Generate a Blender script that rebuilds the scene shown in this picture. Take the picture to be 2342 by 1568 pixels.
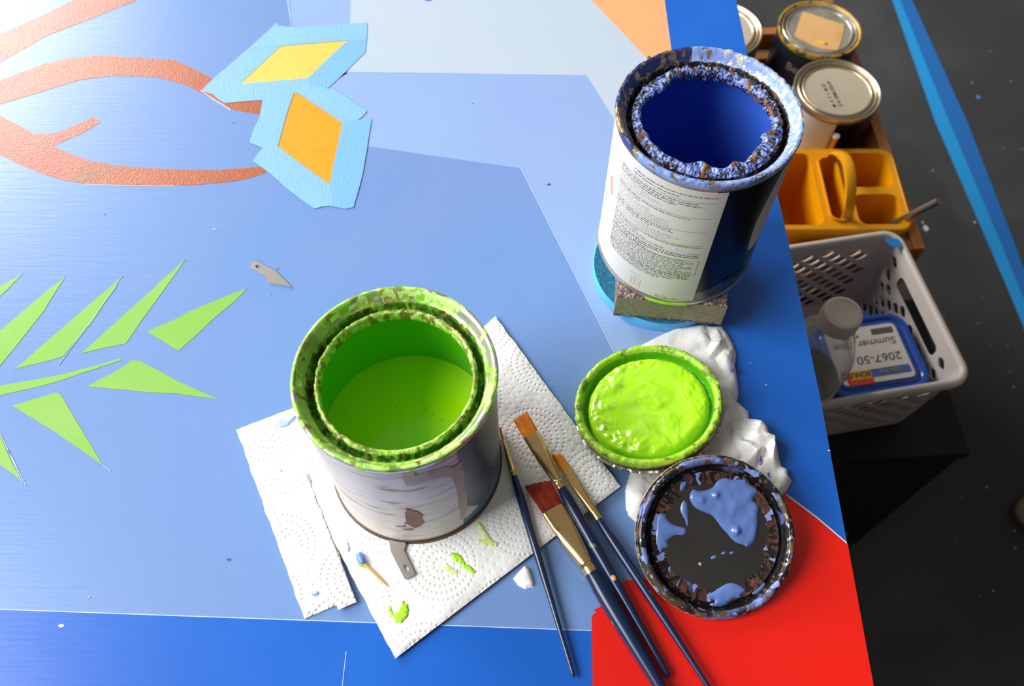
import bpy, math, random
import numpy as np
from mathutils import Vector, Matrix, noise
from mathutils.geometry import delaunay_2d_cdt
for o in list(bpy.data.objects): bpy.data.objects.remove(o)
SC = bpy.context.scene; COL = SC.collection
PI = math.pi
# ---------------------------------------------------------------- camera, world, window light, exposure
FPX, PITCH, ROLL, CH = 1950.0, 1.0559, -0.0037, 0.5193       # calibrated from the two quart cans
cam = bpy.data.objects.new('camera', bpy.data.cameras.new('camera')); COL.objects.link(cam)
cam.data.sensor_width = 36; cam.data.lens = FPX / 2342 * 36; cam.data.clip_start = .01
cam.matrix_world = Matrix.Translation((0, 0, CH)) @ Matrix.Rotation(PI/2 - PITCH, 4, 'X') @ Matrix.Rotation(ROLL, 4, 'Z')
cam.data.dof.use_dof = True; cam.data.dof.focus_distance = .54; cam.data.dof.aperture_fstop = 10
SC.camera = cam
SC.view_settings.view_transform = 'Standard'; SC.view_settings.look = 'None'
SC.view_settings.gamma = 1; SC.view_settings.exposure = 0.10
w = bpy.data.worlds.new('world'); SC.world = w; w.use_nodes = True
w.node_tree.nodes['Background'].inputs[0].default_value = (1.0, .90, .81, 1)
w.node_tree.nodes['Background'].inputs[1].default_value = .22
WINS = [dict(x=-1.9, y0=1.65, y1=3.75, z0=.30, z1=1.95, e=200), dict(x=-1.9, y0=-1.15, y1=.85, z0=.80, z1=2.95, e=165)]
for k_, W_ in enumerate(WINS):
    la = bpy.data.lights.new('window_daylight', 'AREA'); la.shape = 'RECTANGLE'
    la.size = W_['y1']-W_['y0']-.1; la.size_y = W_['z1']-W_['z0']-.1; la.energy = W_['e']; la.color = (1, .985, .965)
    lo = bpy.data.objects.new('window_daylight', la); COL.objects.link(lo)
    lo.location = (W_['x']-.12, (W_['y0']+W_['y1'])/2, (W_['z0']+W_['z1'])/2)
    lo.rotation_euler = (PI/2, 0, -PI/2)      # shines along +x through the opening
FLOOR = -.82

# ---------------------------------------------------------------- helpers: camera geometry -> world places
_c, _s = math.cos(ROLL), math.sin(ROLL)
def ray(u, v):
    x = (u - 1171)/FPX; y = -(v - 784)/FPX
    x, y = _c*x - _s*y, _s*x + _c*y
    return Vector((x, math.cos(PITCH) + y*math.sin(PITCH), -math.sin(PITCH) + y*math.cos(PITCH)))
def B(u, v, z=0.0):
    d = ray(u, v); t = (z - CH)/d.z
    return (t*d.x, t*d.y)
def onplane(u, v, c, n):
    d = ray(u, v); C0 = Vector((0, 0, CH)); t = (Vector(c) - C0).dot(n)/d.dot(n)
    return C0 + t*d
def PX(pts, z=0.0): return [B(u, v, z) for u, v in pts]

# ---------------------------------------------------------------- helpers: nodes
class X:
    nt = None
    def __init__(s, v): s.v = v
    def _m(s, op, *a):
        n = X.nt.nodes.new('ShaderNodeMath'); n.operation = op
        for i, q in enumerate((s,)+a):
            q = q.v if isinstance(q, X) else q
            if isinstance(q, (int, float)): n.inputs[i].default_value = q
            else: X.nt.links.new(q, n.inputs[i])
        return X(n.outputs[0])
    def __add__(s, o): return s._m('ADD', o)
    def __sub__(s, o): return s._m('SUBTRACT', o)
    def __mul__(s, o): return s._m('MULTIPLY', o)
    def __truediv__(s, o): return s._m('DIVIDE', o)
    def round(s): return s._m('ROUND')
    def cos(s): return s._m('COSINE')
    def pow(s, p): return s._m('POWER', p)
    def sqrt(s): return s._m('SQRT')
    def gt(s, o): return s._m('GREATER_THAN', o)
    def lt(s, o): return s._m('LESS_THAN', o)
    def max(s, o): return s._m('MAXIMUM', o)
    def min(s, o): return s._m('MINIMUM', o)
    def abs(s): return s._m('ABSOLUTE')
    def atan2(s, o): return s._m('ARCTAN2', o)
    def exp(s): return s._m('EXPONENT')
def L(nt, a, b): nt.links.new(a, b)
def mat(name, col, rough=.5, metal=0, bump=None, spec=None, coat=0, trans=0, ior=None, mix=None, sub=0, rmix=None):
    """bump: (scale, strength[, (sx,sy,sz)]) ; mix: list of (colour, noise scale, lo, hi[, stretch])"""
    m = bpy.data.materials.new(name); m.use_nodes = True; nt = m.node_tree
    b = nt.nodes['Principled BSDF']
    b.inputs['Base Color'].default_value = (*col, 1); b.inputs['Roughness'].default_value = rough
    b.inputs['Metallic'].default_value = metal
    if spec is not None: b.inputs['Specular IOR Level'].default_value = spec
    if coat: b.inputs['Coat Weight'].default_value = coat; b.inputs['Coat Roughness'].default_value = .08
    if trans: b.inputs['Transmission Weight'].default_value = trans
    if ior: b.inputs['IOR'].default_value = ior
    if sub:
        b.inputs['Subsurface Weight'].default_value = sub; b.inputs['Subsurface Radius'].default_value = (.004, .004, .004)
    tc = nt.nodes.new('ShaderNodeTexCoord')
    def nz(scale, st=None, det=5, off=0):
        mp = nt.nodes.new('ShaderNodeMapping'); L(nt, tc.outputs['Object'], mp.inputs[0])
        mp.inputs['Location'].default_value = (off, off*.7, off*1.3)
        if st: mp.inputs['Scale'].default_value = st
        n = nt.nodes.new('ShaderNodeTexNoise'); n.inputs['Scale'].default_value = scale; n.inputs['Detail'].default_value = det
        L(nt, mp.outputs[0], n.inputs['Vector']); return n.outputs[0]
    if mix:
        cur = None
        for i, q in enumerate(mix):
            c2, sc, lo_, hi = q[:4]
            n = nz(sc, q[4] if len(q) > 4 else None, 6, 3.1*(i+1))
            r = nt.nodes.new('ShaderNodeMapRange'); L(nt, n, r.inputs[0])
            r.inputs[1].default_value = lo_; r.inputs[2].default_value = hi
            mx = nt.nodes.new('ShaderNodeMix'); mx.data_type = 'RGBA'; L(nt, r.outputs[0], mx.inputs[0])
            if cur is None: mx.inputs[6].default_value = (*col, 1)
            else: L(nt, cur, mx.inputs[6])
            mx.inputs[7].default_value = (*c2, 1); cur = mx.outputs[2]
        L(nt, cur, b.inputs['Base Color'])
    if bump:
        n = nz(bump[0], bump[2] if len(bump) > 2 else None)
        bp = nt.nodes.new('ShaderNodeBump'); bp.inputs['Strength'].default_value = bump[1]
        bp.inputs['Distance'].default_value = bump[3] if len(bump) > 3 else .001
        L(nt, n, bp.inputs['Height']); L(nt, bp.outputs[0], b.inputs['Normal'])
    return m

# ---------------------------------------------------------------- helpers: objects
def tag(o, label=None, cat=None, group=None, kind=None):
    if label: o['label'] = label
    if cat: o['category'] = cat
    if group: o['group'] = group
    if kind: o['kind'] = kind
    return o
def thing(name, label, cat, loc=(0, 0, 0), group=None):
    o = bpy.data.objects.new(name, None); COL.objects.link(o); o.location = loc; o.empty_display_size = .02
    return tag(o, label, cat, group)
def wloc(o):
    v = Vector((0, 0, 0))
    while o is not None: v += Vector(o.location); o = o.parent
    return v
def put(name, V, F, mats, parent=None, smooth=False, mi=None, loc=None, label=None):
    """V in world coordinates; stored relative to the parent (or to loc)"""
    me = bpy.data.meshes.new(name)
    off = wloc(parent) if parent is not None else Vector(loc or (0, 0, 0))
    me.from_pydata([(v[0]-off.x, v[1]-off.y, v[2]-off.z) for v in V], [], F)
    if not isinstance(mats, (list, tuple)): mats = [mats]
    for m in mats: me.materials.append(m)
    if mi is not None: me.polygons.foreach_set('material_index', mi)
    if smooth: me.polygons.foreach_set('use_smooth', [True]*len(me.polygons))
    me.update()
    o = bpy.data.objects.new(name, me); COL.objects.link(o)
    if parent is not None: o.parent = parent
    else: o.location = off
    if label: o['label'] = label
    return o
def autosmooth(o, ang=35):
    me = o.data
    me.polygons.foreach_set('use_smooth', [True]*len(me.polygons))
    me.set_sharp_from_angle(angle=math.radians(ang)); return o
class MB:
    def __init__(s): s.V = []; s.F = []; s.M = []
    def add(s, V, F, mi=0):
        k = len(s.V); s.V += [tuple(v) for v in V]; s.F += [tuple(i+k for i in f) for f in F]; s.M += [mi]*len(F); return s
    def box(s, a, b, mi=0):
        x0, y0, z0 = a; x1, y1, z1 = b
        return s.add([(x0,y0,z0),(x1,y0,z0),(x1,y1,z0),(x0,y1,z0),(x0,y0,z1),(x1,y0,z1),(x1,y1,z1),(x0,y1,z1)],
            [(0,3,2,1),(4,5,6,7),(0,1,5,4),(1,2,6,5),(2,3,7,6),(3,0,4,7)], mi)
    def build(s, name, mats, parent=None, smooth=None, loc=None, label=None, xf=None):
        V = [tuple(xf(v)) for v in s.V] if xf else s.V
        o = put(name, V, s.F, mats, parent, False, s.M, loc, label)
        if smooth: autosmooth(o, smooth)
        return o
def ccw(p):
    a = sum(p[i][0]*p[(i+1) % len(p)][1] - p[(i+1) % len(p)][0]*p[i][1] for i in range(len(p)))
    return list(p) if a > 0 else list(p)[::-1]
def plate(outer, holes=(), z0=0, z1=.001, fn=None, mi=0, mb=None):
    """flat plate with holes between z0 and z1, optionally bent by fn(x,y,z)"""
    outer = ccw(outer); holes = [ccw(h) for h in holes]
    V = []; faces = []
    for lp in [outer]+holes:
        faces.append(list(range(len(V), len(V)+len(lp)))); V += [Vector((p[0], p[1])) for p in lp]
    vo, eo, fo, ov, oe, of = delaunay_2d_cdt(V, [], faces, 1, 1e-7)
    tris = [f for f, src in zip(fo, of) if not any(q > 0 for q in src)]
    n = len(vo); VV = [(p[0], p[1], z1) for p in vo] + [(p[0], p[1], z0) for p in vo]
    FF = []
    cnt = {}
    for f in tris:
        a = sum(vo[f[i]][0]*vo[f[(i+1) % len(f)]][1]-vo[f[(i+1) % len(f)]][0]*vo[f[i]][1] for i in range(len(f)))
        f = list(f) if a > 0 else list(f)[::-1]
        FF.append(tuple(f)); FF.append(tuple(i+n for i in f[::-1]))
        for i in range(len(f)): cnt[(f[i], f[(i+1) % len(f)])] = 1
    for (a, b) in cnt:
        if (b, a) not in cnt: FF.append((a, a+n, b+n, b))
    if fn: VV = [tuple(fn(*v)) for v in VV]
    mb = mb or MB(); return mb.add(VV, FF, mi)
def lathe(prof, cx=0, cy=0, cz=0, n=128, fn=None, mi=None, mb=None, close=False):
    """prof list of (r,z); mi list of material per segment"""
    V = []; F = []; M = []
    for j, (r, z) in enumerate(prof):
        for i in range(n):
            a = 2*PI*i/n; rr, zz = (fn(a, r, z, j) if fn else (r, z))
            V.append((cx+rr*math.cos(a), cy+rr*math.sin(a), cz+zz))
    m = len(prof)
    for j in range(m-1 + (1 if close else 0)):
        j2 = (j+1) % m
        for i in range(n):
            i2 = (i+1) % n
            F.append((j*n+i, j*n+i2, j2*n+i2, j2*n+i)); M.append(mi(2*PI*(i+.5)/n, j) if callable(mi) else (mi[j] if mi else 0))
    mb = mb or MB(); k = len(mb.V); mb.V += V; mb.F += [tuple(q+k for q in f) for f in F]; mb.M += M
    return mb
def disc(mb, cx, cy, z, r, n=96, mi=0, up=True):
    V = [(cx, cy, z)]+[(cx+r*math.cos(2*PI*i/n), cy+r*math.sin(2*PI*i/n), z) for i in range(n)]
    F = [(0, 1+i, 1+(i+1) % n) if up else (0, 1+(i+1) % n, 1+i) for i in range(n)]
    return mb.add(V, F, mi)
def tube(mb, pts, r, n=12, mi=0, cap=True):
    pts = [Vector(p) for p in pts]; rs = r if isinstance(r, (list, tuple)) else [r]*len(pts)
    V = []; F = []; up = None
    for k, p in enumerate(pts):
        t = (pts[min(k+1, len(pts)-1)] - pts[max(k-1, 0)]).normalized()
        if up is None: up = Vector((0, 0, 1)) if abs(t.z) < .9 else Vector((1, 0, 0))
        s = t.cross(up).normalized(); u2 = s.cross(t).normalized(); up = u2
        for i in range(n):
            a = 2*PI*i/n; V.append(p + rs[k]*(math.cos(a)*s + math.sin(a)*u2))
    for k in range(len(pts)-1):
        for i in range(n):
            F.append((k*n+i, k*n+(i+1) % n, (k+1)*n+(i+1) % n, (k+1)*n+i))
    if cap: F.append(tuple(range(n-1, -1, -1))); F.append(tuple((len(pts)-1)*n+i for i in range(n)))
    return mb.add(V, F, mi)
def rrect(x0, y0, x1, y1, r, n=6):
    P = []
    for cx, cy, a0 in ((x1-r, y1-r, 0), (x0+r, y1-r, PI/2), (x0+r, y0+r, PI), (x1-r, y0+r, 1.5*PI)):
        P += [(cx+r*math.cos(a0+PI/2*i/n), cy+r*math.sin(a0+PI/2*i/n)) for i in range(n+1)]
    return P
def sdf(poly, XX, YY):
    """signed distance, positive inside"""
    P = np.array(poly, float); D = np.full(XX.shape, 1e9); ins = np.zeros(XX.shape, bool)
    for i in range(len(P)):
        a = P[i]; b = P[(i+1) % len(P)]; e = b-a; wx = XX-a[0]; wy = YY-a[1]
        t = np.clip((wx*e[0]+wy*e[1])/max(e@e, 1e-18), 0, 1)
        D = np.minimum(D, np.hypot(wx-t*e[0], wy-t*e[1]))
        c = ((a[1] > YY) != (b[1] > YY)) & (XX < (b[0]-a[0])*(YY-a[1])/((b[1]-a[1]) if abs(b[1]-a[1]) > 1e-12 else 1e-12)+a[0])
        ins ^= c
    return np.where(ins, D, -D)
def smooth_poly(P, it=2):
    for _ in range(it):
        Q = []
        for i in range(len(P)):
            a = P[i]; b = P[(i+1) % len(P)]
            Q += [(.75*a[0]+.25*b[0], .75*a[1]+.25*b[1]), (.25*a[0]+.75*b[0], .25*a[1]+.75*b[1])]
        P = Q
    return P
def nz3(x, y, z=0.0, s=1.0): return noise.noise(Vector((x*s, y*s, z*s)))
def field(poly, step, hfun, margin=None, to3=None):
    """height field over a polygon; the rim dips under the surface it lies on.  returns MB"""
    P = np.array(poly); m = step*1.5 if margin is None else margin
    xs = np.arange(P[:, 0].min()-m, P[:, 0].max()+m+step, step); ys = np.arange(P[:, 1].min()-m, P[:, 1].max()+m+step, step)
    XX, YY = np.meshgrid(xs, ys); D = sdf(poly, XX, YY)
    idx = -np.ones(XX.shape, int); V = []
    keep = D > -m
    for j in range(len(ys)):
        for i in range(len(xs)):
            if keep[j, i]:
                idx[j, i] = len(V); x, y = XX[j, i], YY[j, i]; V.append((x, y, hfun(x, y, D[j, i])))
    F = []
    for j in range(len(ys)-1):
        for i in range(len(xs)-1):
            q = (idx[j, i], idx[j, i+1], idx[j+1, i+1], idx[j+1, i])
            if min(q) >= 0: F.append(tuple(int(t) for t in q))
    if to3: V = [tuple(to3(*v)) for v in V]
    return MB().add(V, F)
def textmesh(s, size, bold=0.0, spacing=1.0):
    cu = bpy.data.curves.new('t', 'FONT'); cu.body = s; cu.size = size; cu.offset = bold; cu.space_character = spacing
    ob = bpy.data.objects.new('t', cu); COL.objects.link(ob); dg = bpy.context.evaluated_depsgraph_get()
    me = ob.evaluated_get(dg).to_mesh()
    V = [tuple(v.co) for v in me.vertices]; F = [tuple(p.vertices) for p in me.polygons]
    ob.evaluated_get(dg).to_mesh_clear(); bpy.data.objects.remove(ob); bpy.data.curves.remove(cu)
    return V, F
def loft(mb, p0, ax, side, up, secs, n=20, mi=0, cap=True, fn=None):
    """secs: (s, half width, half height, exponent, vertical offset)"""
    V = []
    for k, q in enumerate(secs):
        s, hw, hh, e = q[:4]; vo = q[4] if len(q) > 4 else 0
        for i in range(n):
            a = 2*PI*i/n; c, d = math.cos(a), math.sin(a)
            x = hw*math.copysign(abs(c)**(2/e), c); y = hh*math.copysign(abs(d)**(2/e), d)
            ss = s + (fn(k, a, x, y) if fn else 0)
            V.append(Vector(p0) + ax*ss + side*x + up*(y+vo))
    F = []
    for k in range(len(secs)-1):
        for i in range(n): F.append((k*n+i, k*n+(i+1) % n, (k+1)*n+(i+1) % n, (k+1)*n+i))
    if cap: F.append(tuple(range(n-1, -1, -1))); F.append(tuple((len(secs)-1)*n+i for i in range(n)))
    return mb.add(V, F, mi)

# ---------------------------------------------------------------- materials
GRAIN = (260, .35, (.12, 1, 1), .0006)
def paint(name, c, r=.31, **k): return mat(name, c, r, spec=.5, bump=(420, .24, (.10, 1, 1), .0005), **k)
M_peri = paint('periwinkle_paint', (.150, .262, .54), mix=[((.136, .262, .54), 9, .4, .62), ((.17, .262, .54), 6, .5, .72)])
M_light = paint('light_blue_paint', (.255, .385, .64), mix=[((.25, .36, .65), 8, .4, .7)])
M_pale = paint('pale_blue_paint', (.42, .52, .61), mix=[((.44, .51, .63), 8, .4, .7)])
M_border = paint('deep_blue_paint', (.006, .105, .50), mix=[((.010, .125, .54), 10, .4, .7)])
M_red = paint('red_paint', (.70, .010, .004))
M_peach = paint('peach_paint', (.76, .37, .17))
M_copper = mat('copper_paint', (.36, .085, .020), .34, 0, bump=(800, .5, (1, 1, 1), .0006), spec=.5, mix=[((.36, .055, .03), 12, .5, .65), ((.27, .09, .022), 30, .5, .7)])
M_leaf = mat('leaf_green_paint', (.20, .44, .055), .4, bump=(400, .2, (.4, 1, 1), .0005), mix=[((.23, .46, .08), 15, .45, .7)])
M_yel = mat('pale_yellow_paint', (.80, .50, .085), .42, bump=(300, .15))
M_ora = mat('orange_paint', (.85, .30, .001), .42, bump=(300, .15), mix=[((.70, .25, .006), 30, .55, .75, (.3, 1, 1))])
M_white_line = mat('white_chip', (.55, .62, .74), .6)
M_wood_edge = mat('panel_edge', (.30, .33, .45), .6)
M_tape = mat('blue_masking_tape', (.19, .42, .74), .62, bump=(700, .5, (1, .25, 1), .0004), mix=[((.21, .44, .76), 25, .4, .65)])
M_tape2 = mat('blue_masking_tape_overlap', (.155, .385, .73), .62, bump=(700, .5, (1, .25, 1), .0004))
M_steel = mat('blade_steel', (.55, .52, .48), .34, .9, bump=(400, .15, (.2, 1, 1), .0003))
M_edge = mat('honed_edge', (.85, .88, .9), .2, .9)
M_gp = mat('green_paint_wet', (.33, .74, .012), .16, coat=.3)
M_gp_in = mat('green_paint_inner_wall', (.10, .60, .006), .30)  # same paint as the pool, deepened to imitate shade inside the can
M_bp_in = mat('blue_paint_inner_wall', (.035, .12, .60), .28)
M_tin = mat('tin', (.55, .50, .42), .32, .9, bump=(60, .1))
M_tin_d = mat('tarnished_tin', (.30, .25, .19), .38, .85, mix=[((.12, .08, .05), 40, .5, .7)])
M_gold_tin = mat('lacquered_tin', (.58, .50, .36), .3, .85)

# ---------------------------------------------------------------- room
def struct(o): o['kind'] = 'structure'; return o
M_floor = mat('dark_painted_concrete', (.030, .032, .033), .7, bump=(30, .25), mix=[((.056, .060, .062), 3.2, .45, .70), ((.030, .031, .031), 7, .5, .75)])
fb = MB(); fb.box((-2.1, -1.6, FLOOR-.05), (3.2, 4.2, FLOOR))
M_speck = mat('paint_speck', (.55, .57, .62), .5); M_speck_b = mat('blue_paint_speck', (.10, .20, .62), .5)
rng = random.Random(4)
spk = [(2118, 522, .0055, 1), (2110, 508, .002, 1), (2237, 222, .0045, 2), (2265, 117, .0016, 2), (2229, 508, .002, 1), (1893, 2, .012, 3)]
for i in range(26): spk.append((rng.uniform(2120, 2338), rng.uniform(60, 1500), rng.uniform(.0005, .0014), 1))
for u, v, r, mi in spk:
    x, y = B(u, v, FLOOR); n = 10
    P = [(x+r*rng.uniform(.7, 1.15)*math.cos(2*PI*i/n), y+r*1.3*rng.uniform(.7, 1.15)*math.sin(2*PI*i/n)) for i in range(n)]
    plate(P, (), FLOOR, FLOOR+.0004, mi=mi, mb=fb)
struct(fb.build('floor', [M_floor, M_speck, M_speck_b, mat('orange_speck', (.30, .13, .06), .6)]))
# wall on the left with the window the daylight comes through
M_wall = mat('off_white_wall', (.62, .61, .58), .8, bump=(60, .2))
X0 = -1.9; wb = MB(); wall_h = 3.2
y = -1.6
for W_ in sorted(WINS, key=lambda q: q['y0']):
    wb.box((X0-.1, y, FLOOR), (X0, W_['y0'], wall_h)); wb.box((X0-.1, W_['y0'], FLOOR), (X0, W_['y1'], W_['z0'])); wb.box((X0-.1, W_['y0'], W_['z1']), (X0, W_['y1'], wall_h)); y = W_['y1']
wb.box((X0-.1, y, FLOOR), (X0, 4.2, wall_h))
struct(wb.build('wall_left', M_wall))
M_wall2 = mat('grey_wall', (.07, .07, .07), .8, bump=(60, .2))
struct(MB().box((3.1, -1.5, FLOOR), (3.2, 4.2, wall_h)).build('wall_right', M_wall2)); struct(MB().box((-1.9, -1.6, FLOOR), (3.2, -1.5, wall_h)).build('wall_front', M_wall2))  # unseen dark walls, added to block ambient light from right and front
M_frame = mat('white_window_frame', (.7, .7, .68), .4)
for k_, W_ in enumerate(WINS):
    fr = MB(); t = .045; y0, y1, z0, z1 = W_['y0'], W_['y1'], W_['z0'], W_['z1']; ym = (y0+y1)/2
    fr.box((X0-.08, y0, z0), (X0-.02, y0+t, z1)); fr.box((X0-.08, y1-t, z0), (X0-.02, y1, z1))
    fr.box((X0-.08, y0+t, z0), (X0-.02, y1-t, z0+t)); fr.box((X0-.08, y0+t, z1-t), (X0-.02, y1-t, z1))
    fr.box((X0-.07, ym-.012, z0+t), (X0-.03, ym+.012, z1-t))
    struct(fr.build('window_%d' % (k_+1), M_frame))

# ---------------------------------------------------------------- painted panel on its table
YB, XL, YF = .72, -.95, -.10
edge = [B(1681, 0), B(1708, 129), B(1778, 443), B(1803, 536), B(1884.5, 931), B(1938, 1235), B(1997, 1568)]
edge = [(x*.6+.2055*.4, y) for x, y in edge]
def ex(y):
    E = sorted(edge, key=lambda p: p[1])
    if y <= E[0][1]: return E[0][0]
    if y >= E[-1][1]: return E[-1][0]
    for a, b in zip(E, E[1:]):
        if a[1] <= y <= b[1]: return a[0]+(b[0]-a[0])*(y-a[1])/(b[1]-a[1])
pan = MB()
redge = [(ex(YF), YF)] + sorted(edge, key=lambda p: p[1]) + [(ex(YB), YB)]
plate([(XL, YF)] + redge + [(XL, YB)], (), -.018, 0, mb=pan)
LAY = [0]
def region(pts, mi, lay=1, px=True, sm=0):
    P = [B(u, v) for u, v in pts] if px else list(pts)
    if sm: P = smooth_poly(P, sm)
    z = .00005*lay
    plate(P, (), -.0001, z, mi=mi, mb=pan)
xb = .1393
# 1 light blue field, 2 pale, 3 border, 4 red, 5 peach, 6 copper, 7 leaf, 8 yellow, 9 orange, 10 white
light = [B(660, 0), B(655, -60), ]
region([B(655, -60), B(655, 0), B(666, 62), B(700, 120), B(760, 190), B(798, 165), B(802, 0), B(802, -60)], 1, 1, False)
pA = B(1192, 385); pB = B(1405, 805); dx, dy = pB[0]-pA[0], pB[1]-pA[1]; k = (.16-pA[1])/dy
kk = (xb-pA[0])/dx
region([B(700, 165), B(1342, 172), B(1500, 420), (xb, B(1500, 420)[1]), (xb, pA[1]+dy*kk), pB, pA, B(845, 335), B(700, 322)], 1, 1, False)
pC = B(1352, 0); pD = B(1480, 135); k2 = (xb-pC[0])/(pD[0]-pC[0])
cn = (xb, pC[1]+(pD[1]-pC[1])*k2)
region([B(802, -120), B(802, 0), B(798, 165), B(1342, 172), B(1500, 424), (xb, B(1500, 424)[1]), cn, pC, B(1352-90, -110)], 2, 2, False)
region([pC, cn, (xb, .715), (pC[0]-(pD[0]-pC[0])*.48, .715)], 5, 3, False)
# deep blue border: right band and front band
yb0 = B(0, 1393); yb1 = B(1250, 1438); sl = (yb1[1]-yb0[1])/(yb1[0]-yb0[0])
fy = lambda x: yb0[1]+sl*(x-yb0[0])
region([(XL, YF), (ex(YF), YF)] + sorted(edge, key=lambda p: p[1]) + [(ex(YB), YB), (xb, YB), (xb, fy(xb)), (XL, fy(XL))], 3, 4, False)
region([(-.60, fy(-.6)-.0002), (.046, fy(.046)-.0002), (.046, fy(.046)+.0003), (-.6, fy(-.6)+.0003)], 11, 5, False)
# red corner
red = [B(1357, 1700), B(1353, 1408), B(1363, 1400), B(1358, 1394), B(1372, 1387), B(1426, 1327), B(1475, 1325), B(1600, 1200), B(1780, 1110), B(1797, 1128)]
rr_ = [B(1868, 1183), B(1938, 1241)]
low = [(x, y) for x, y in sorted(edge, key=lambda p: -p[1]) if y < rr_[1][1]]
region(red + rr_ + low + [(ex(YF), YF), (B(1357, 1700)[0], YF)], 4, 6, False)
region([B(1797, 1128), B(1868, 1181), B(1936, 1239), B(1936, 1243), B(1868, 1185), B(1796, 1131)], 10, 7, False)
# bark strokes
region([(-60, 95), (0, 77), (90, 38), (160, 5), (200, -20), (360, -20), (314, 0), (200, 46), (107, 82), (0, 143), (-60, 175)], 6, 3)
region([(-60, 205), (0, 184), (50, 165), (103, 145), (160, 133), (214, 127), (270, 129), (321, 133), (360, 135), (393, 135), (440, 156), (493, 184), (560, 215), (602, 233),
        (593, 261), (560, 256), (528, 250), (480, 223), (428, 196), (390, 184), (357, 177), (310, 174), (257, 174), (215, 178), (179, 184), (130, 199), (82, 214), (0, 239), (-60, 262)], 6, 3)
region([(-60, 240), (0, 264), (40, 285), (75, 305), (100, 307), (132, 303), (175, 286), (214, 268), (222, 272), (230, 279), (190, 304), (121, 334), (160, 352), (200, 366), (260, 377),
        (321, 384), (410, 388), (500, 389), (550, 385), (615, 380), (607, 395), (570, 408), (528, 416), (460, 422), (393, 424), (300, 423), (200, 421), (145, 412), (93, 396), (45, 375), (0, 354), (-60, 330)], 6, 3)
region([(459, 206), (482, 222), (528, 250.5), (527, 251.8), (481, 223.6), (458, 207.4)], 10, 4)
region([(190, 421), (300, 424), (400, 424.4), (400, 425.4), (300, 425.2), (190, 422)], 10, 4)
leaves = [[(0, 655), (54, 624), (0, 678), (-60, 745), (-50, 690)], [(-40, 786), (0, 756), (75, 692), (150, 631), (100, 712), (0, 837), (-40, 885)],
    [(282, 630), (200, 700), (34, 844), (90, 830), (143, 816), (212, 735), (268, 649)], [(425, 592), (300, 705), (186, 808), (240, 795), (288, 785), (322, 735), (336, 717)],
    [(566, 658), (510, 680), (454, 703), (400, 730), (336, 758), (409, 802), (450, 765), (489, 728), (535, 690)],
    [(-50, 888), (0, 882), (80, 868), (142, 856), (210, 838), (277, 818), (278, 823), (210, 846), (142, 869), (80, 886), (0, 904), (-50, 913)],
    [(304, 824), (320, 825), (412, 874), (500, 913), (408, 900), (340, 897), (200, 883), (250, 857)], [(130, 897), (140, 903), (186, 980), (235, 1063), (130, 990), (27, 927), (80, 912)],
    [(-50, 940), (0, 994), (22, 1045), (47, 1097), (0, 1062), (-50, 1020)]]
def ragged(P, amp, seg=.006, seed=1):
    r = random.Random(seed); Q = []
    for a, b in zip(P, P[1:]+P[:1]):
        l = math.dist(a, b); n = max(1, int(l/seg))
        for i in range(n):
            t = i/n; j = amp if i else 0
            Q.append((a[0]+(b[0]-a[0])*t+r.uniform(-j, j), a[1]+(b[1]-a[1])*t+r.uniform(-j, j)))
    return Q
for i, lf in enumerate(leaves): region(ragged([B(*p) for p in lf], .00022, seed=i), 7, 4, False)
region([(642, 106), (795, 93), (703.5, 179), (549, 192)], 8, 4)
region([(673, 208), (784, 282), (753, 423), (635, 336)], 9, 4)
# scored knife lines beside the leaves, small chips and flecks
for a, b in [((268, 652), (134, 836)), ((236, 1063), (254, 1077)), ((0, 990), (60, 1110)), ((655, -60), (667, 66)), ((1192, 385), (1405, 806)), ((792, 1490), (783, 1568)), ((20, 1030), (52, 1105)), ((132, 160), (0, 240))][:7]:
    p = Vector(B(*a)); q = Vector(B(*b)); nn = (q-p).normalized(); nn = Vector((-nn.y, nn.x))*.00018
    region([tuple(p-nn), tuple(q-nn), tuple(q+nn), tuple(p+nn)], 11, 7, False)
for u, v, r, mi in [(980, 0, .0040, 3), (1294, 92, .0012, 10), (1255, 422, .0016, 12), (1081, 237, .0007, 12), (490, 525, .0014, 11), (523, 1279, .0013, 12), (620, 672, .0005, 12), (640, 1073, .0010, 11),
                    (1484, 131, .0022, 12), (635, 615, .0006, 12), (1716, 830, .0006, 11), (1752, 880, .0007, 11), (140, 1430, .002, 11), (1895, 1030, .001, 11), (1905, 1110, .0008, 4), (240, 490, .0005, 12), (534, 281, .0005, 12), (204, 1365, .0009, 11)]:
    x, y = B(u, v); rg = random.Random(u)
    region([(x+r*rg.uniform(.4, 1.2)*math.cos(2*PI*i/9), y+.6*r*rg.uniform(.4, 1.2)*math.sin(2*PI*i/9)) for i in range(9)], mi, 8, False)
M_scored = mat('scored_paint', (.48, .60, .84), .5); M_fleck = mat('dark_fleck', (.05, .06, .08), .6)
panel = pan.build('painted_panel', [M_peri, M_light, M_pale, M_border, M_red, M_peach, M_copper, M_leaf, M_yel, M_ora, M_white_line, M_scored, M_fleck], loc=(0, .5, -.018))
tag(panel, 'large flat panel painted with blue facets, green leaves, copper branches and a red corner', 'painting')
# table that carries it (under the panel)
M_tw = mat('plain_table_wood', (.33, .22, .12), .6, bump=(60, .3, (.1, 1, 1)))
tb = thing('work_table', 'wooden work table underneath the painted panel', 'table', (-.4, .5, FLOOR))
MB().box((XL+.04, YF+.04, -.043), (.17, YB-.04, -.018)).build('tabletop', M_tw, tb)
for x in (XL+.09, .09):
    for y in (YF+.08, YB-.15): MB().box((x, y, FLOOR), (x+.05, y+.05, -.043)).build('leg', M_tw, tb)

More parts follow.
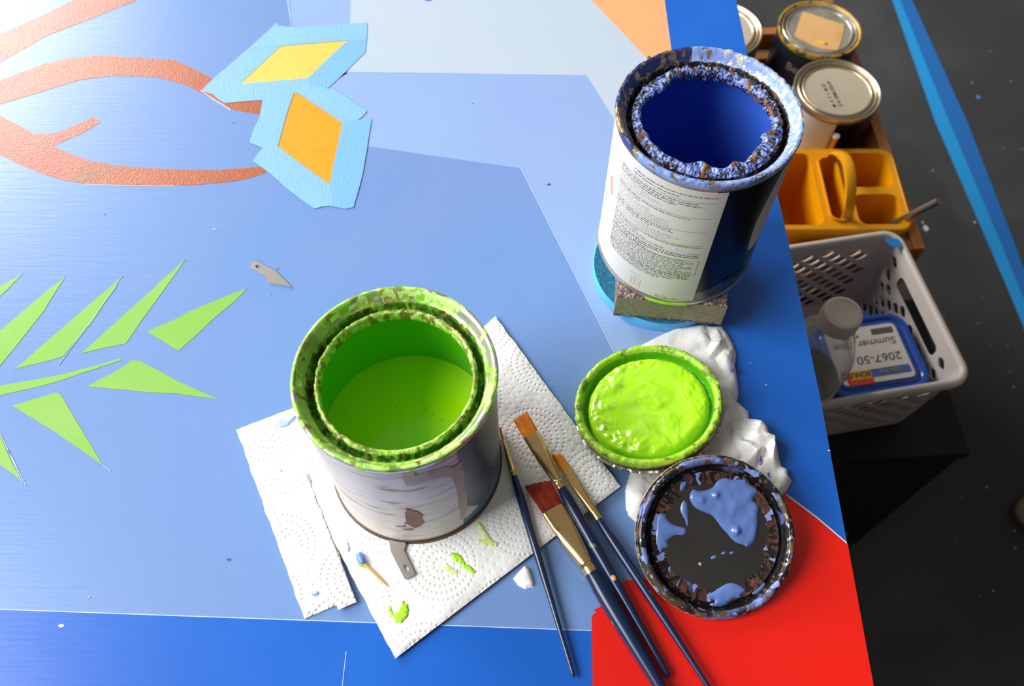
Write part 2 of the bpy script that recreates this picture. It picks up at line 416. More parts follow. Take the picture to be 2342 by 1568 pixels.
# ---------------------------------------------------------------- masking tape pieces round the two diamonds
TS, TOX, TOY = 3.0155, 420, 0
def tp(pts): return [B(TOX+x/TS, TOY+y/TS) for x, y in pts]
tapes = [
 ([(400, 590), (300, 600), (185, 618), (118, 636), (150, 600), (205, 545), (460, 325), (640, 160), (660, 180), (760, 190), (670, 320), (520, 460), (390, 578)], 2, 0, 'blue masking tape strip along the left side of the pale yellow diamond'),
 ([(130, 630), (185, 612), (240, 600), (390, 578), (620, 560), (855, 540), (1030, 570), (1000, 605), (800, 640), (548, 690), (400, 702), (282, 712), (245, 690), (205, 655)], 3, 0, 'blue masking tape strip below the pale yellow diamond, touching the copper branch'),
 ([(1140, 165), (1268, 158), (1262, 280), (1254, 362), (1190, 425), (1115, 500), (1000, 608), (870, 600), (855, 540), (1000, 402), (1130, 280)], 4, 1, 'blue masking tape strip along the right side of the pale yellow diamond'),
 ([(458, 326), (560, 245), (640, 160), (668, 200), (900, 184), (1268, 157), (1264, 272), (1130, 280), (900, 300), (670, 320), (475, 333)], 5, 0, 'blue masking tape strip along the top of the pale yellow diamond'),
 ([(545, 693), (640, 655), (765, 600), (765, 628), (700, 830), (650, 1012), (610, 1010), (545, 1022), (455, 985), (480, 900), (520, 822)], 6, 0, 'blue masking tape strip along the upper left side of the orange diamond'),
 ([(757, 598), (900, 600), (1040, 618), (1150, 690), (1268, 767), (1222, 818), (1180, 838), (1098, 850), (930, 738), (765, 628)], 7, 0, 'blue masking tape strip along the upper right side of the orange diamond'),
 ([(1098, 838), (1200, 830), (1298, 821), (1268, 1010), (1238, 1188), (1205, 1320), (1172, 1430), (1120, 1442), (1000, 1420), (1005, 1275), (1050, 1060)], 8, 1, 'blue masking tape strip along the right side of the orange diamond'),
 ([(590, 985), (650, 1012), (830, 1145), (1005, 1275), (1030, 1350), (1020, 1420), (960, 1425), (905, 1440), (840, 1400), (720, 1308), (600, 1200), (478, 1112), (520, 1050)], 9, 0, 'blue masking tape strip along the lower left side of the orange diamond'),
]
for i, (pts, lay, dk, lab) in enumerate(tapes):
    P = ragged(tp(pts), .00018, .007, i); c = (sum(p[0] for p in P)/len(P), sum(p[1] for p in P)/len(P))
    r = random.Random(i)
    # the tape lies slightly uneven on the strips below it
    o = plate(P, (), .00030+.00003*lay, .00030+.00003*lay+.00002).build('masking_tape', M_tape2 if dk else M_tape, loc=(c[0], c[1], .0002))
    tag(o, lab, 'tape', 'masking tape around the two diamonds')

# ---------------------------------------------------------------- hobby blades
def blade(loc_px_hole, loc_px_tip, z, label, flip=1):
    h = Vector(B(*loc_px_hole, z)); t = Vector(B(*loc_px_tip, z)); ax = (t-h); Lh = ax.length; ax.normalize(); sd = Vector((-ax.y, ax.x))*flip
    s = Lh/.036; w = .0042
    out = [(-.0065, -w*.8), (.0120, -w*.8), (.0150, -w*1.35), (.0180, -w*1.65), (.036, -w*.35+.001), (.0150, w*.95), (-.0065, w*.8)]
    hole = [(.0022*1.25*math.cos(2*PI*i/14), .0014*math.sin(2*PI*i/14)) for i in range(14)]
    f = lambda x, y, zz: (h.x+ax.x*x*s+sd.x*y, h.y+ax.y*x*s+sd.y*y, zz)
    T = thing('craft_blade', label, 'blade', (h.x, h.y, z))
    plate(out, [hole], z, z+.0006, f).build('blade_body', M_steel, T)
    plate([(.0178, -w*1.68), (.036, -w*.35+.0006), (.036, -w*.35+.0013), (.0182, -w*1.42)], (), z+.0001, z+.00068, f).build('cutting_edge', M_edge, T)
    return T
blade((591, 611), (668, 655), .0003, 'small grey craft knife blade lying alone on the blue paint', -1 if False else 1)

# ---------------------------------------------------------------- paper towels
def towel_mat(name, col, ox=0, oy=0, rot=.6, k_=1.0):
    m = mat(name, col, .9, sub=0); nt = m.node_tree; X.nt = nt; b = nt.nodes['Principled BSDF']
    tc = nt.nodes.new('ShaderNodeTexCoord'); mp = nt.nodes.new('ShaderNodeMapping'); L(nt, tc.outputs['Object'], mp.inputs[0])
    mp.inputs['Location'].default_value = (ox, oy, 0); mp.inputs['Rotation'].default_value = (0, 0, rot)
    sp = nt.nodes.new('ShaderNodeSeparateXYZ'); L(nt, mp.outputs[0], sp.inputs[0]); x = X(sp.outputs[0]); y = X(sp.outputs[1])
    P = .050
    row = (y/P).round(); off = row*.5
    cx = (x/P-off).round()+off; fx = (x/P-cx)*P; fy_ = (y/P-row)*P
    r = (fx*fx+fy_*fy_).sqrt(); th = fy_.atan2(fx)
    ring = ((r/.0042).round()).max(1); rr = ring*.0042
    npt = (rr*(2*PI/.0030)).round()
    a = (th*npt/(2*PI)); da = (a-a.round())*(2*PI)/npt*rr; dr = r-rr
    d2 = da*da+dr*dr
    dots = (d2*(-1/(.00078**2))).exp()*(r.lt(.0225))
    q = .0052
    gx = ((x/q)-(x/q).round())*q; gy = ((y/q)-(y/q).round())*q; g2 = gx*gx+gy*gy
    dots2 = (g2*(-1/(.00095**2))).exp()*(r.gt(.0235))
    n = nt.nodes.new('ShaderNodeTexNoise'); n.inputs['Scale'].default_value = 90; n.inputs['Detail'].default_value = 6; L(nt, tc.outputs['Object'], n.inputs['Vector'])
    n2 = nt.nodes.new('ShaderNodeTexNoise'); n2.inputs['Scale'].default_value = 1400; n2.inputs['Detail'].default_value = 2; L(nt, tc.outputs['Object'], n2.inputs['Vector'])
    hgt = dots*(-.5*k_)-dots2*(.35*k_)+X(n.outputs[0])*1.5+X(n2.outputs[0])*.22
    bp = nt.nodes.new('ShaderNodeBump'); bp.inputs['Strength'].default_value = .75; bp.inputs['Distance'].default_value = .0008
    L(nt, hgt.v, bp.inputs['Height']); L(nt, bp.outputs[0], b.inputs['Normal'])
    return m
M_tow = towel_mat('white_paper_towel', (.80, .805, .80), k_=1.25); M_tow2 = towel_mat('white_paper_towel_sheet', (.78, .785, .785), .017, .011, .35, 1.8)
def sheet(corners, z0, th, m, name, lab, n=70, amp=.0006, seed=0, bow=None, grp=None, lift=None):
    """folded towel: quad with rounded folded edge and soft undulation"""
    a, b, c, d = [Vector(p) for p in corners]; V = []; F = []
    cen = (a+b+c+d)/4
    def pt(u, v):
        p = a*(1-u)*(1-v)+b*u*(1-v)+c*u*v+d*(1-u)*v
        return p
    e = min((b-a).length, (d-a).length)
    for side in (1, 0):
        for j in range(n+1):
            for i in range(n+1):
                u, v = i/n, j/n; uu = .5-.5*math.cos(PI*u) if False else u; p = pt(u, v)
                w_ = .0010*nz3(u*3+seed, v*3, seed)*2
                jx = .0007*nz3(u*14, v*14, seed+5)
                dm = min(u, 1-u, v, 1-v)
                base = z0 + (lift(u, v) if lift else 0)
                if side: z = base + th*(1-math.exp(-dm*60))*1.0 + th*.35*math.exp(-dm*60) + amp*(.7+nz3(p.x*45, p.y*45, seed))*min(1, dm*25)
                else: z = base
                V.append((p.x+(jx if dm == 0 else 0), p.y+(jx if dm == 0 else 0), z))
    N = (n+1)*(n+1)
    for j in range(n):
        for i in range(n):
            k = j*(n+1)+i; q = (k, k+1, k+n+2, k+n+1); F.append(q); F.append(tuple(t+N for t in q[::-1]))
    ring = [i for i in range(n+1)]+[j*(n+1)+n for j in range(1, n+1)]+[n*(n+1)+i for i in range(n-1, -1, -1)]+[j*(n+1) for j in range(n-1, 0, -1)]
    for s, t in zip(ring, ring[1:]+ring[:1]): F.append((s, s+N, t+N, t))
    # face orientation
    cr = (b-a).cross(d-a)
    if (cr if isinstance(cr, float) else cr[2]) < 0: F = [f[::-1] for f in F]
    o = put(name, V, F, m, None, True, None, (cen.x, cen.y, z0)); autosmooth(o, 50)
    return tag(o, lab, 'paper towel', grp)
Z1, Z2, Z3 = .0003, .0022, .0040
tl = sheet([B(697, 1415), B(790, 1375), B(745, 905), B(541, 983)], Z1, .0012, M_tow2, 'paper_towel', 'folded white paper towel with blue specks, leftmost layer under the green can', 60, seed=2)
tm = sheet([B(905, 1507), B(1418, 1115), B(1133, 727), B(702, 1120)], Z2, .0013, M_tow, 'paper_towel', 'large folded white paper towel with green dabs, spread beneath the green can and brushes', 80, seed=7)
ts = sheet([B(776, 1396), B(818, 1378), B(700, 1080), B(608, 1130)], Z3, .0004, M_tow2, 'paper_towel', 'narrow white paper towel fold pointing down left of the toothpick', 40, seed=11, amp=.0003, lift=lambda u, v: -.0014*(1-v))
# torn scrap poking out under the big towel
def hsh(i, j, k): return random.Random(i*7919+j*104729+k*1299709).random()
def facet(x, y, q, seed):
    u = x/q+.40*nz3(x/q, y/q, seed, .5); v = y/q+.40*nz3(y/q, x/q, seed+9, .5)
    i, j = math.floor(u), math.floor(v); a, b = u-i, v-j
    h00, h10, h01, h11 = hsh(i, j, seed), hsh(i+1, j, seed), hsh(i, j+1, seed), hsh(i+1, j+1, seed)
    if hsh(i, j, seed+50) > .5:
        return h00+(h10-h00)*a+(h11-h10)*b if a > b else h00+(h11-h01)*a+(h01-h00)*b
    return h00+(h10-h00)*a+(h01-h00)*b if a+b < 1 else h11+(h01-h11)*(1-a)+(h10-h11)*(1-b)
def crumple(x, y, seed, sc): return (.62*facet(x, y, .0165, seed)+.42*abs(2*facet(x, y, .0120, seed+1)-1)+.10*facet(x, y, .0042, seed+2))
def towel_blob(poly, hmax, seed, name, lab, m, step=.0011, sc=1.0, hf=None, base=0.0):
    P = ragged([B(*p) for p in poly], .0012, .007, seed)
    def h(x, y, d):
        if d < 0: return base-.0004+d*.1
        c = crumple(x, y, seed, sc)
        k = 1-math.exp(-d/.0035)
        env = hf(x, y) if hf else 1
        e2 = .0022*(1-math.exp(-d/.0010))
        return base+e2+hmax*env*k*c
    mb = field(P, step, h)
    cx = sum(p[0] for p in P)/len(P); cy = sum(p[1] for p in P)/len(P)
    o = mb.build(name, m, loc=(cx, cy, 0)); autosmooth(o, 28)
    return tag(o, lab, 'paper towel')
M_tis = towel_mat('crumpled_paper_towel', (.83, .83, .82), .004, .02, 1.1, .35)
towel_blob([(1173, 1322), (1200, 1293), (1212, 1300), (1222, 1330), (1221, 1342), (1200, 1346), (1185, 1338)], .0015, 5, 'paper_towel_scrap', 'small torn white paper scrap poking out below the big towel', M_tis, .0008)

def gauss(x, y, px, s):
    c = B(*px); return math.exp(-((x-c[0])**2+(y-c[1])**2)/(s*s))
big = [(1445, 800), (1500, 772), (1548, 749), (1600, 744), (1650, 747), (1664, 765), (1678, 790), (1683, 812), (1680, 838), (1687, 870), (1688, 905), (1684, 918), (1713, 943), (1712, 958),
       (1726, 962), (1740, 968), (1754, 985), (1757, 1000), (1773, 1008), (1778, 1045), (1787, 1068), (1800, 1075), (1802, 1090), (1811, 1100), (1800, 1120), (1787, 1133), (1760, 1150), (1640, 1150), (1560, 1150),
       (1490, 1180), (1458, 1195), (1440, 1180), (1433, 1164), (1431, 1119), (1443, 1075), (1470, 1040), (1500, 960), (1440, 860)]
def env(x, y):
    e = .26 + 1.0*gauss(x, y, (1745, 1030), .026) + .60*gauss(x, y, (1700, 950), .014)
    e += .40*gauss(x, y, (1655, 800), .020) + .35*gauss(x, y, (1450, 1130), .014)
    e *= 1-.8*gauss(x, y, (1470, 930), .040); e *= 1-.8*gauss(x, y, (1640, 1220), .050)
    return e
towel_blob(big, .0230, 21, 'crumpled_paper_towel', 'crumpled white paper towel bunched under the two paint lids', M_tis, .0011, 1.25, env)

CR = bpy.data.objects['crumpled_paper_towel']
def towel_h(x, y):
    k = env(x, y)
    return .0022+.0230*k*crumple(x, y, 21, 1)
# paint marks on the towels
M_gsm = mat('green_paint_dab', (.36, .72, .03), .35); M_gst = mat('thin_green_stain', (.62, .76, .30), .8); M_bsm = mat('blue_paint_dab', (.14, .26, .68), .4); M_bst = mat('blue_smudge', (.36, .50, .80), .6)
def dab(pts, z, m, parent, name='paint_smear', h=.00032, seed=0, sm=1, label=None):
    P = ragged(smooth_poly([B(u, v, z) for u, v in pts], sm), .0003, .0015, seed)
    def hh(x, y, d):
        d2 = d + .0010*nz3(x, y, seed, 650)+.0006*nz3(x, y, seed, 1700)-.0002
        return z + (h*(1-math.exp(-d2/.0005)) if d2 > 0 else max(d2, -.0006)*.9)
    return field(P, .00035, hh).build(name, m, parent, 60, label=label)
zt = Z2+.0021
dab([(887, 1383), (893, 1385), (897, 1400), (905, 1403), (915, 1392), (918, 1373), (930, 1378), (934, 1392), (930, 1410), (918, 1423), (903, 1422), (898, 1410), (886, 1398)], zt, M_gsm, tm, seed=3, label='bright green dab of paint')
dab([(1030, 1263), (1045, 1264), (1058, 1273), (1062, 1284), (1082, 1298), (1089, 1308), (1078, 1311), (1062, 1298), (1050, 1287), (1035, 1278)], zt, M_gsm, tm, seed=4, label='bright green streak of paint')
dab([(1018, 1290), (1035, 1296), (1052, 1304), (1050, 1314), (1030, 1312), (1016, 1303)], zt-.0002, M_gst, tm, seed=5, h=.0003)
dab([(1090, 1196), (1100, 1195), (1112, 1212), (1122, 1232), (1142, 1240), (1135, 1250), (1110, 1246), (1088, 1240), (1108, 1226), (1098, 1215)], zt, M_gst, tm, seed=6, h=.0004, label='pale green stain')
zl = Z1+.0020
dab([(634, 962), (645, 958), (655, 960), (665, 952), (675, 950), (674, 957), (662, 967), (655, 973), (640, 977), (633, 971)], zl, M_bst, tl, seed=7, label='light blue smudge')
dab([(710, 1352), (720, 1350), (730, 1355), (722, 1362), (712, 1358)], zl, M_bst, tl, seed=8)
dab([(745, 1300), (753, 1302), (757, 1312), (754, 1320), (750, 1310)], zl+.001, M_bst, ts if False else tl, seed=9)
dab([(790, 1228), (796, 1240), (801, 1255), (796, 1262), (792, 1246)], zt, M_bst, tm, seed=10, label='thin blue smudge')
for i, (u, v) in enumerate([(657, 1148), (642, 1075), (690, 1130), (660, 1120)]): dab([(u-3, v-2), (u+3, v-1), (u+2, v+3), (u-2, v+2)], zl, M_bst, tl, seed=20+i)

for pts, sd in (([(1736, 1046), (1744, 1042), (1748, 1052), (1745, 1062), (1738, 1066), (1739, 1056)], 41), ([(1754, 1080), (1760, 1078), (1762, 1092), (1757, 1096)], 42), ([(1668, 838), (1678, 832), (1680, 842), (1672, 850)], 43)):
    P = []
    for u, v in pts:
        z_ = .01
        for _ in range(6): z_ = towel_h(*B(u, v, z_))
        P.append(B(u, v, z_))
    P = ragged(smooth_poly(P, 1), .0003, .0015, sd)
    field(P, .00045, lambda x, y, d: towel_h(x, y)+(.00015 if d+.0011*nz3(x, y, sd, 600) > 0 else -.0006)).build('blue_smear', mat('faded_blue_smear', (.20, .24, .52), .7), CR, 60, label='blue smear on the crumpled towel')

# toothpick with a painted tip
M_pick = mat('toothpick_wood', (.62, .36, .14), .5)
TP = thing('toothpick', 'wooden toothpick with a blue and green painted flag tip on the towel', 'toothpick', (*B(855, 1307, .006), .005))
mb = MB(); p0 = Vector((*B(824, 1280, .006), .0060)); p1 = Vector((*B(888, 1341, .0055), .0050)); tube(mb, [p0, p0.lerp(p1, .3), p0.lerp(p1, .8), p1], [.0009, .0009, .0007, .0002], 8); mb.build('stick', M_pick, TP, 60)
def slab(pts, z, h, m, name, parent, seed=0, label=None):
    P = smooth_poly([B(u, v, z) for u, v in pts], 1)
    def hh(x, y, d): return z + (h*(1-math.exp(-d/.0008)) if d > 0 else d)
    return field(P, .0003, hh).build(name, m, parent, 60, label=label)
slab([(813, 1266), (824, 1261), (832, 1268), (837, 1281), (836, 1290), (829, 1293), (818, 1286)], .0058, .0022, M_bsm, 'blue_paint_tip', TP, label='blob of blue paint')
slab([(817, 1283), (829, 1291), (836, 1290), (836, 1296), (820, 1294)], .0056, .0012, M_gsm, 'green_paint_edge', TP, label='green paint along the blob')
blade((929, 1300), (880, 1195), .0052, 'dark steel craft blade tucked under the rim base of the green can', 1)

# ---------------------------------------------------------------- quart paint can
def rim_profile():
    return [(.0525, .1170), (.0538, .1200), (.0541, .1225), (.0536, .1240), (.0522, .1243), (.0508, .1232), (.0488, .1192), (.0474, .1180), (.0470, .1175),
            (.0464, .1120), (.0452, .1108), (.0437, .1112), (.0430, .1160), (.0424, .1180), (.0415, .1186), (.0406, .1180), (.0402, .1150), (.0404, .1105), (.0430, .1088), (.0515, .1080)]
def can_body(mb, cx, cy, z0, mi=0):
    pr = [(.0500, .0012), (.0520, .0), (.0538, .0006), (.0541, .0022), (.0534, .0038), (.0528, .0048), (.0528, .060), (.0528, .1150), (.0525, .1170)]
    lathe(pr, cx, cy, z0, 144, None, [mi]*len(pr), mb); disc(mb, cx, cy, z0+.0012, .0500, 96, mi, False)
def cylpt(cx, cy, z0, R):
    return lambda az, h, w=0: (cx+(R+w)*math.cos(math.radians(az)), cy+(R+w)*math.sin(math.radians(az)), z0+h)
def wrap(mb, cx, cy, z0, R, poly, th=.00025, mi=0, holes=()):
    """poly in (azimuth degrees, height) bent round the can"""
    k = math.radians(1)*R
    P = []
    for a, b in zip(poly, poly[1:]+poly[:1]):
        n = max(1, int(abs(b[0]-a[0])/2.0))
        P += [(a[0]+(b[0]-a[0])*i/n, a[1]+(b[1]-a[1])*i/n) for i in range(n)]
    a0 = min(p[0] for p in P); a1 = max(p[0] for p in P)
    # slice in vertical strips so that the plate follows the curve
    m = MB(); f = cylpt(cx, cy, z0, R)
    plate([(p[0]*k, p[1]) for p in P], holes, 0, th, lambda x, y, z: f(x/k, y, z), mi, m)
    mb.add(m.V, m.F, mi)
def strip(mb, cx, cy, z0, R, az0, az1, h0f, h1f, th, mi=0, step=1.5, nv=1):
    n = max(2, int((az1-az0)/step)); V = []; F = []
    f = cylpt(cx, cy, z0, R)
    for i in range(n+1):
        a = az0+(az1-az0)*i/n; h0 = h0f(a) if callable(h0f) else h0f; h1 = h1f(a) if callable(h1f) else h1f
        V += [f(a, h0, th), f(a, h1, th), f(a, h1, 0), f(a, h0, 0)]
    for i in range(n):
        k = 4*i
        F += [(k, k+4, k+5, k+1), (k+1, k+5, k+6, k+2), (k+3, k+7, k+4, k), ]
    F += [(0, 1, 2, 3), (4*n+3, 4*n+2, 4*n+1, 4*n)]
    mb.add(V, F, mi)
def cyl_text(mb, s, size, cx, cy, z0, R, az, h, mi=0, bold=0.0, w=.0004, sx=1.0, spacing=1.0):
    V, F = textmesh(s, size, bold, spacing); f = cylpt(cx, cy, z0, R)
    mb.add([f(az+math.degrees(v[0]*sx/R), h+v[1], w) for v in V], F, mi)

# ---- green can
GX, GY, GZ = -.0611, .2047, .0026
G = thing('paint_can', 'open quart paint can of bright green paint standing on paper towels', 'paint can', (GX, GY, GZ))
M_worn = mat('worn_can_label', (.66, .62, .55), .42, .25, bump=(70, .25, (1, 1, 6)), mix=[((.30, .23, .18), 26, .52, .68, (1, 1, 7)), ((.66, .63, .58), 16, .42, .62, (1, 1, 4)), ((.34, .20, .14), 45, .62, .72, (1, 1, 5))])
M_brownb = mat('rusty_base_seam', (.10, .055, .035), .45, .5)
M_bluew = mat('worn_blue_label', (.030, .085, .14), .35, .10, mix=[((.14, .13, .12), 22, .50, .68, (1, 1, .5)), ((.02, .05, .09), 14, .45, .62, (1, 1, .4))])
M_tealw = mat('teal_label', (.03, .20, .28), .35, .2)
M_rust = mat('rust_spot', (.28, .11, .07), .6, mix=[((.36, .27, .24), 60, .45, .65)])
M_beige = mat('bare_label_backing', (.56, .47, .36), .6, mix=[((.36, .28, .20), 90, .55, .7)])
mb = MB(); can_body(mb, GX, GY, GZ); lathe([(.0535, 0), (.0543, .0004), (.0545, .0022), (.0538, .0040), (.0529, .0044)], GX, GY, GZ, 144, None, [1]*5, mb)
mb.build('can_body', [M_worn, M_brownb], G, 40)
mb = MB()
strip(mb, GX, GY, GZ, .0528, 309, 385, lambda a: .013 if a > 322 else .030-.017*(a-309)/13+.002*nz3(a*.6, 1), .1165, .00018, 0)
mb.build('blue_label_remnant', M_bluew, G, 40, label='worn dark blue label area')
mb = MB(); strip(mb, GX, GY, GZ, .0528, 306, 385, .0046, lambda a: .0125+.010*max(0, (a-312))/70+.004*nz3(a*.5, 7)+.002*nz3(a*2, 7), .00022, 0)
mb.build('teal_label_edge', M_tealw, G, 40, label='strip of teal label near the base')
mb = MB(); wrap(mb, GX, GY, GZ, .0529, [(283, .1160), (283.5, .1115), (292, .1105), (300, .1085), (304, .1030), (308, .1010), (311.5, .1020), (310.5, .0985), (309, .0940), (311, .0860), (310.5, .0700), (311, .0480), (310, .034), (313, .0300), (309, .024), (307, .018),
    (304.5, .018), (305, .07), (303, .09), (298, .0985), (288, .101), (277, .0995), (276, .1160)], .0004)
mb.build('torn_label_edge', M_beige, G, 40, label='torn beige label edge')
mb = MB(); wrap(mb, GX, GY, GZ, .0529, [(270.5, .046), (271, .056), (273, .064), (276.5, .060), (279, .057), (281.5, .050), (280, .044), (281, .037), (278, .032), (274, .029), (271, .036), (268, .038), (270, .041)], .0003)
wrap(mb, GX, GY, GZ, .0529, [(262, .032), (268, .034), (269, .032), (264, .0305)], .0003); wrap(mb, GX, GY, GZ, .0529, [(266, .027), (272, .028), (273, .026), (268, .0255)], .0003)
mb.build('rust_spot', M_rust, G, 40, label='reddish brown rust spot')
M_grim = mat('green_paint_on_rim', (.24, .56, .04), .33, bump=(220, .6), mix=[((.36, .66, .12), 60, .45, .6), ((.26, .24, .05), 38, .56, .66), ((.13, .10, .03), 110, .62, .70), ((.55, .60, .42), 30, .66, .72)])
M_ggroove = mat('dirty_green_groove', (.045, .19, .006), .5, bump=(300, 1.0), mix=[((.10, .36, .008), 130, .48, .6), ((.07, .05, .015), 90, .55, .66)])
M_glip = mat('green_crusted_lip', (.42, .60, .10), .4, bump=(260, .9), mix=[((.20, .14, .05), 90, .52, .62), ((.25, .55, .03), 70, .45, .6)])
rp = rim_profile()
def gfn(a, r, z, j):
    k = 0
    if 5.5 < j < 9: k = .0005
    if 9 <= j < 13: k = .0007
    if 13 <= j < 17: k = .00035
    q = nz3(math.cos(a)*r*1000, math.sin(a)*r*1000, z*1000, .35)+.5*nz3(math.cos(a)*r*1000, math.sin(a)*r*1000, 9, 1.0)
    return r+k*q, z+k*1.2*q
M_rtin = mat('bare_rim_metal', (.62, .62, .52), .28, .7, mix=[((.30, .55, .10), 80, .5, .6)])
M_rbrown = mat('brown_grime', (.19, .20, .03), .5, bump=(300, .8), mix=[((.24, .40, .03), 120, .5, .62)]); M_rlime = mat('light_lime_film', (.50, .74, .22), .35, bump=(200, .5))
def refine(pr, k=3):
    return [tuple(pr[i][q]+(pr[i+1][q]-pr[i][q])*t/k for q in (0, 1)) for i in range(len(pr)-1) for t in range(k)]+[pr[-1]]
def fine(fn, k=3): return lambda a, r, z, j: fn(a, r, z, j/k)
rp3 = refine(rp)
def nn(a, j, k, seed=0):      # patch noise measured in millimetres round the ring and across it
    return nz3(math.cos(a)*48*k, math.sin(a)*48*k, j*.75*k+seed*17.3)
def gmi(a, jf):
    j = jf//3; d = math.degrees(a) % 360
    n1 = nn(a, jf, .13, 1)*1.25; n2 = nn(a, jf, .36, 2)*1.1
    if j <= 2: return 4 if n1+.2*n2 > -.02 or j < 1 else 0
    if j <= 6:
        side = math.cos(math.radians(d-15))           # right-hand side is scraped
        if n1+.3*n2+.18*side > .26: return 4
        if n1*.6+.6*nn(a, jf, .30, 5)-.08*side > .36: return 5
        return 6 if n2+.35*side+.15*(d > 200 and d < 330) > .18 else 0
    if j <= 11: return 0 if (n1+.4*n2 > .34) else (5 if n2 > .30 else 1)
    if j <= 16: return 5 if n1+.6*n2 > .26 else (6 if n2 < -.12 else 2)
    return 3
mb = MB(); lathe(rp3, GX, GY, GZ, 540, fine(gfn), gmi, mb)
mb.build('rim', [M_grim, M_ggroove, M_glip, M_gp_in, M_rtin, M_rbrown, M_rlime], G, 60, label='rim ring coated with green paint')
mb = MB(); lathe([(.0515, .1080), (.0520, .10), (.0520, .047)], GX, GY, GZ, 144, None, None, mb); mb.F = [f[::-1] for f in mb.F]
mb.build('inner_wall', M_gp_in, G, 40, label='inner wall coated in green paint, with shade darkened into its colour')
mb = MB(); disc(mb, GX, GY, GZ+.0480, .0519, 128)
mb.build('green_paint', mat('green_paint_pool', (.62, .92, .010), .14, bump=(14, .12)), G, label='pool of smooth bright green paint')
# bubbles / light flecks on the paint
mb = MB(); rg = random.Random(3)
for u, v in [(968, 912), (928, 931), (906, 929), (976, 942), (992, 946), (986, 954), (1010, 960), (969, 916), (990, 950), (975, 938)]:
    x, y = B(u, v, GZ+.0480); tube(mb, [(x-.0006, y-rg.uniform(-.001, .001), GZ+.0482), (x+.0006, y+rg.uniform(-.001, .001), GZ+.0482)], .00035, 6)
mb.build('paint_fleck', mat('yellow_fleck', (.75, .78, .16), .3), G, 60, label='tiny yellow flecks floating on the paint')

# ---- tape roll, sanding sponge, blue can
TRX, TRY = .1093, .3526
TH = .0100
M_rollside = mat('tape_roll_outer', (.06, .36, .80), .35, mix=[((.10, .46, .86), 14, .45, .6), ((.10, .45, .16), 34, .64, .67)])
M_rolltop = mat('tape_roll_edge', (.008, .12, .22), .5, bump=(400, .8), mix=[((.02, .20, .33), 300, .5, .7)])
mb = MB(); lathe([(.036, 0), (.0496, 0), (.0502, .0006), (.0502, TH-.0006), (.0497, TH), (.036, TH), (.036, 0)], TRX, TRY, .0002, 128, None, [0, 0, 0, 0, 1, 1], mb)
o = mb.build('tape_roll', [M_rollside, M_rolltop], loc=(TRX, TRY, .0002), smooth=40); tag(o, 'bright blue tape roll with green paint specks lying flat under the sanding sponge', 'tape roll')
BX, BY, BZ = .1141, .3572, .0335
sb0 = TH+.0004; sb1 = BZ-.0002
pA_ = Vector(B(1411, 679, sb1)); pB_ = Vector(B(1665, 701, sb1)); dv = (pB_-pA_).normalized(); nv = Vector((-dv.y, dv.x)); LW = (pB_-pA_).length
M_grit = mat('sanding_grit', (.15, .11, .10), .8, bump=(900, 1.0, (1, 1, 1), .0012), mix=[((.48, .40, .36), 600, .52, .62), ((.05, .035, .03), 450, .52, .64)])
M_foam = mat('sanding_sponge_side', (.27, .235, .135), .75, bump=(1200, .7, (1, 1, 1), .0006), mix=[((.34, .30, .19), 500, .45, .62), ((.17, .15, .09), 700, .55, .7)])
mb = MB()
def sbp(a, b, z): p = pA_+dv*a+nv*b; return (p.x, p.y, z)
nx, ny = 60, 40; DP = .062
V = []; F = []; MI = []
for j in range(ny+1):
    for i in range(nx+1):
        e = min(i, nx-i, j, ny-j); z = sb1-(.0008 if e == 0 else 0)-.0005*abs(nz3(i*.9, j*.9, 2)); V.append(sbp(LW*i/nx+.0004*nz3(i, j, 1), DP*j/ny, z))
for j in range(ny):
    for i in range(nx): k = j*(nx+1)+i; F.append((k, k+1, k+nx+2, k+nx+1))
mb.add(V, F, 0)
def ring(lst): return lst
fr_ = [V[i] for i in range(nx+1)]; rt = [V[j*(nx+1)+nx] for j in range(ny+1)]; bk = [V[ny*(nx+1)+i] for i in range(nx, -1, -1)]; lf = [V[j*(nx+1)] for j in range(ny, -1, -1)]
for S_, m_ in ((fr_, 1), (rt, 1), (bk, 1), (lf, 0)):
    VV = []
    for q in S_: VV += [q, (q[0], q[1], sb0+.0006)]
    # outset keeps grit proud of the foam
    FF = [(2*i, 2*i+1, 2*i+3, 2*i+2) for i in range(len(S_)-1)]; mb.add(VV, FF, m_)
mb.add([sbp(0, 0, sb0), sbp(LW, 0, sb0), sbp(LW, DP, sb0), sbp(0, DP, sb0)], [(0, 3, 2, 1)], 0)
mb.add([sbp(-.0003, -.0004, sb0), sbp(LW+.0003, -.0004, sb0), sbp(LW+.0003, -.0004, sb0+.0014), sbp(-.0003, -.0004, sb0+.0014), sbp(-.0003, .003, sb0), sbp(LW+.0003, .003, sb0), sbp(LW+.0003, .003, sb0+.0014), sbp(-.0003, .003, sb0+.0014)],
       [(0, 1, 2, 3), (0, 3, 7, 4), (1, 5, 6, 2), (3, 2, 6, 7), (0, 4, 5, 1)], 0)
o = mb.build('sanding_sponge', [M_grit, M_foam], loc=(pA_.x, pA_.y, sb0)); tag(o, 'gritty grey and olive sanding sponge block propping up the blue can', 'sanding sponge')

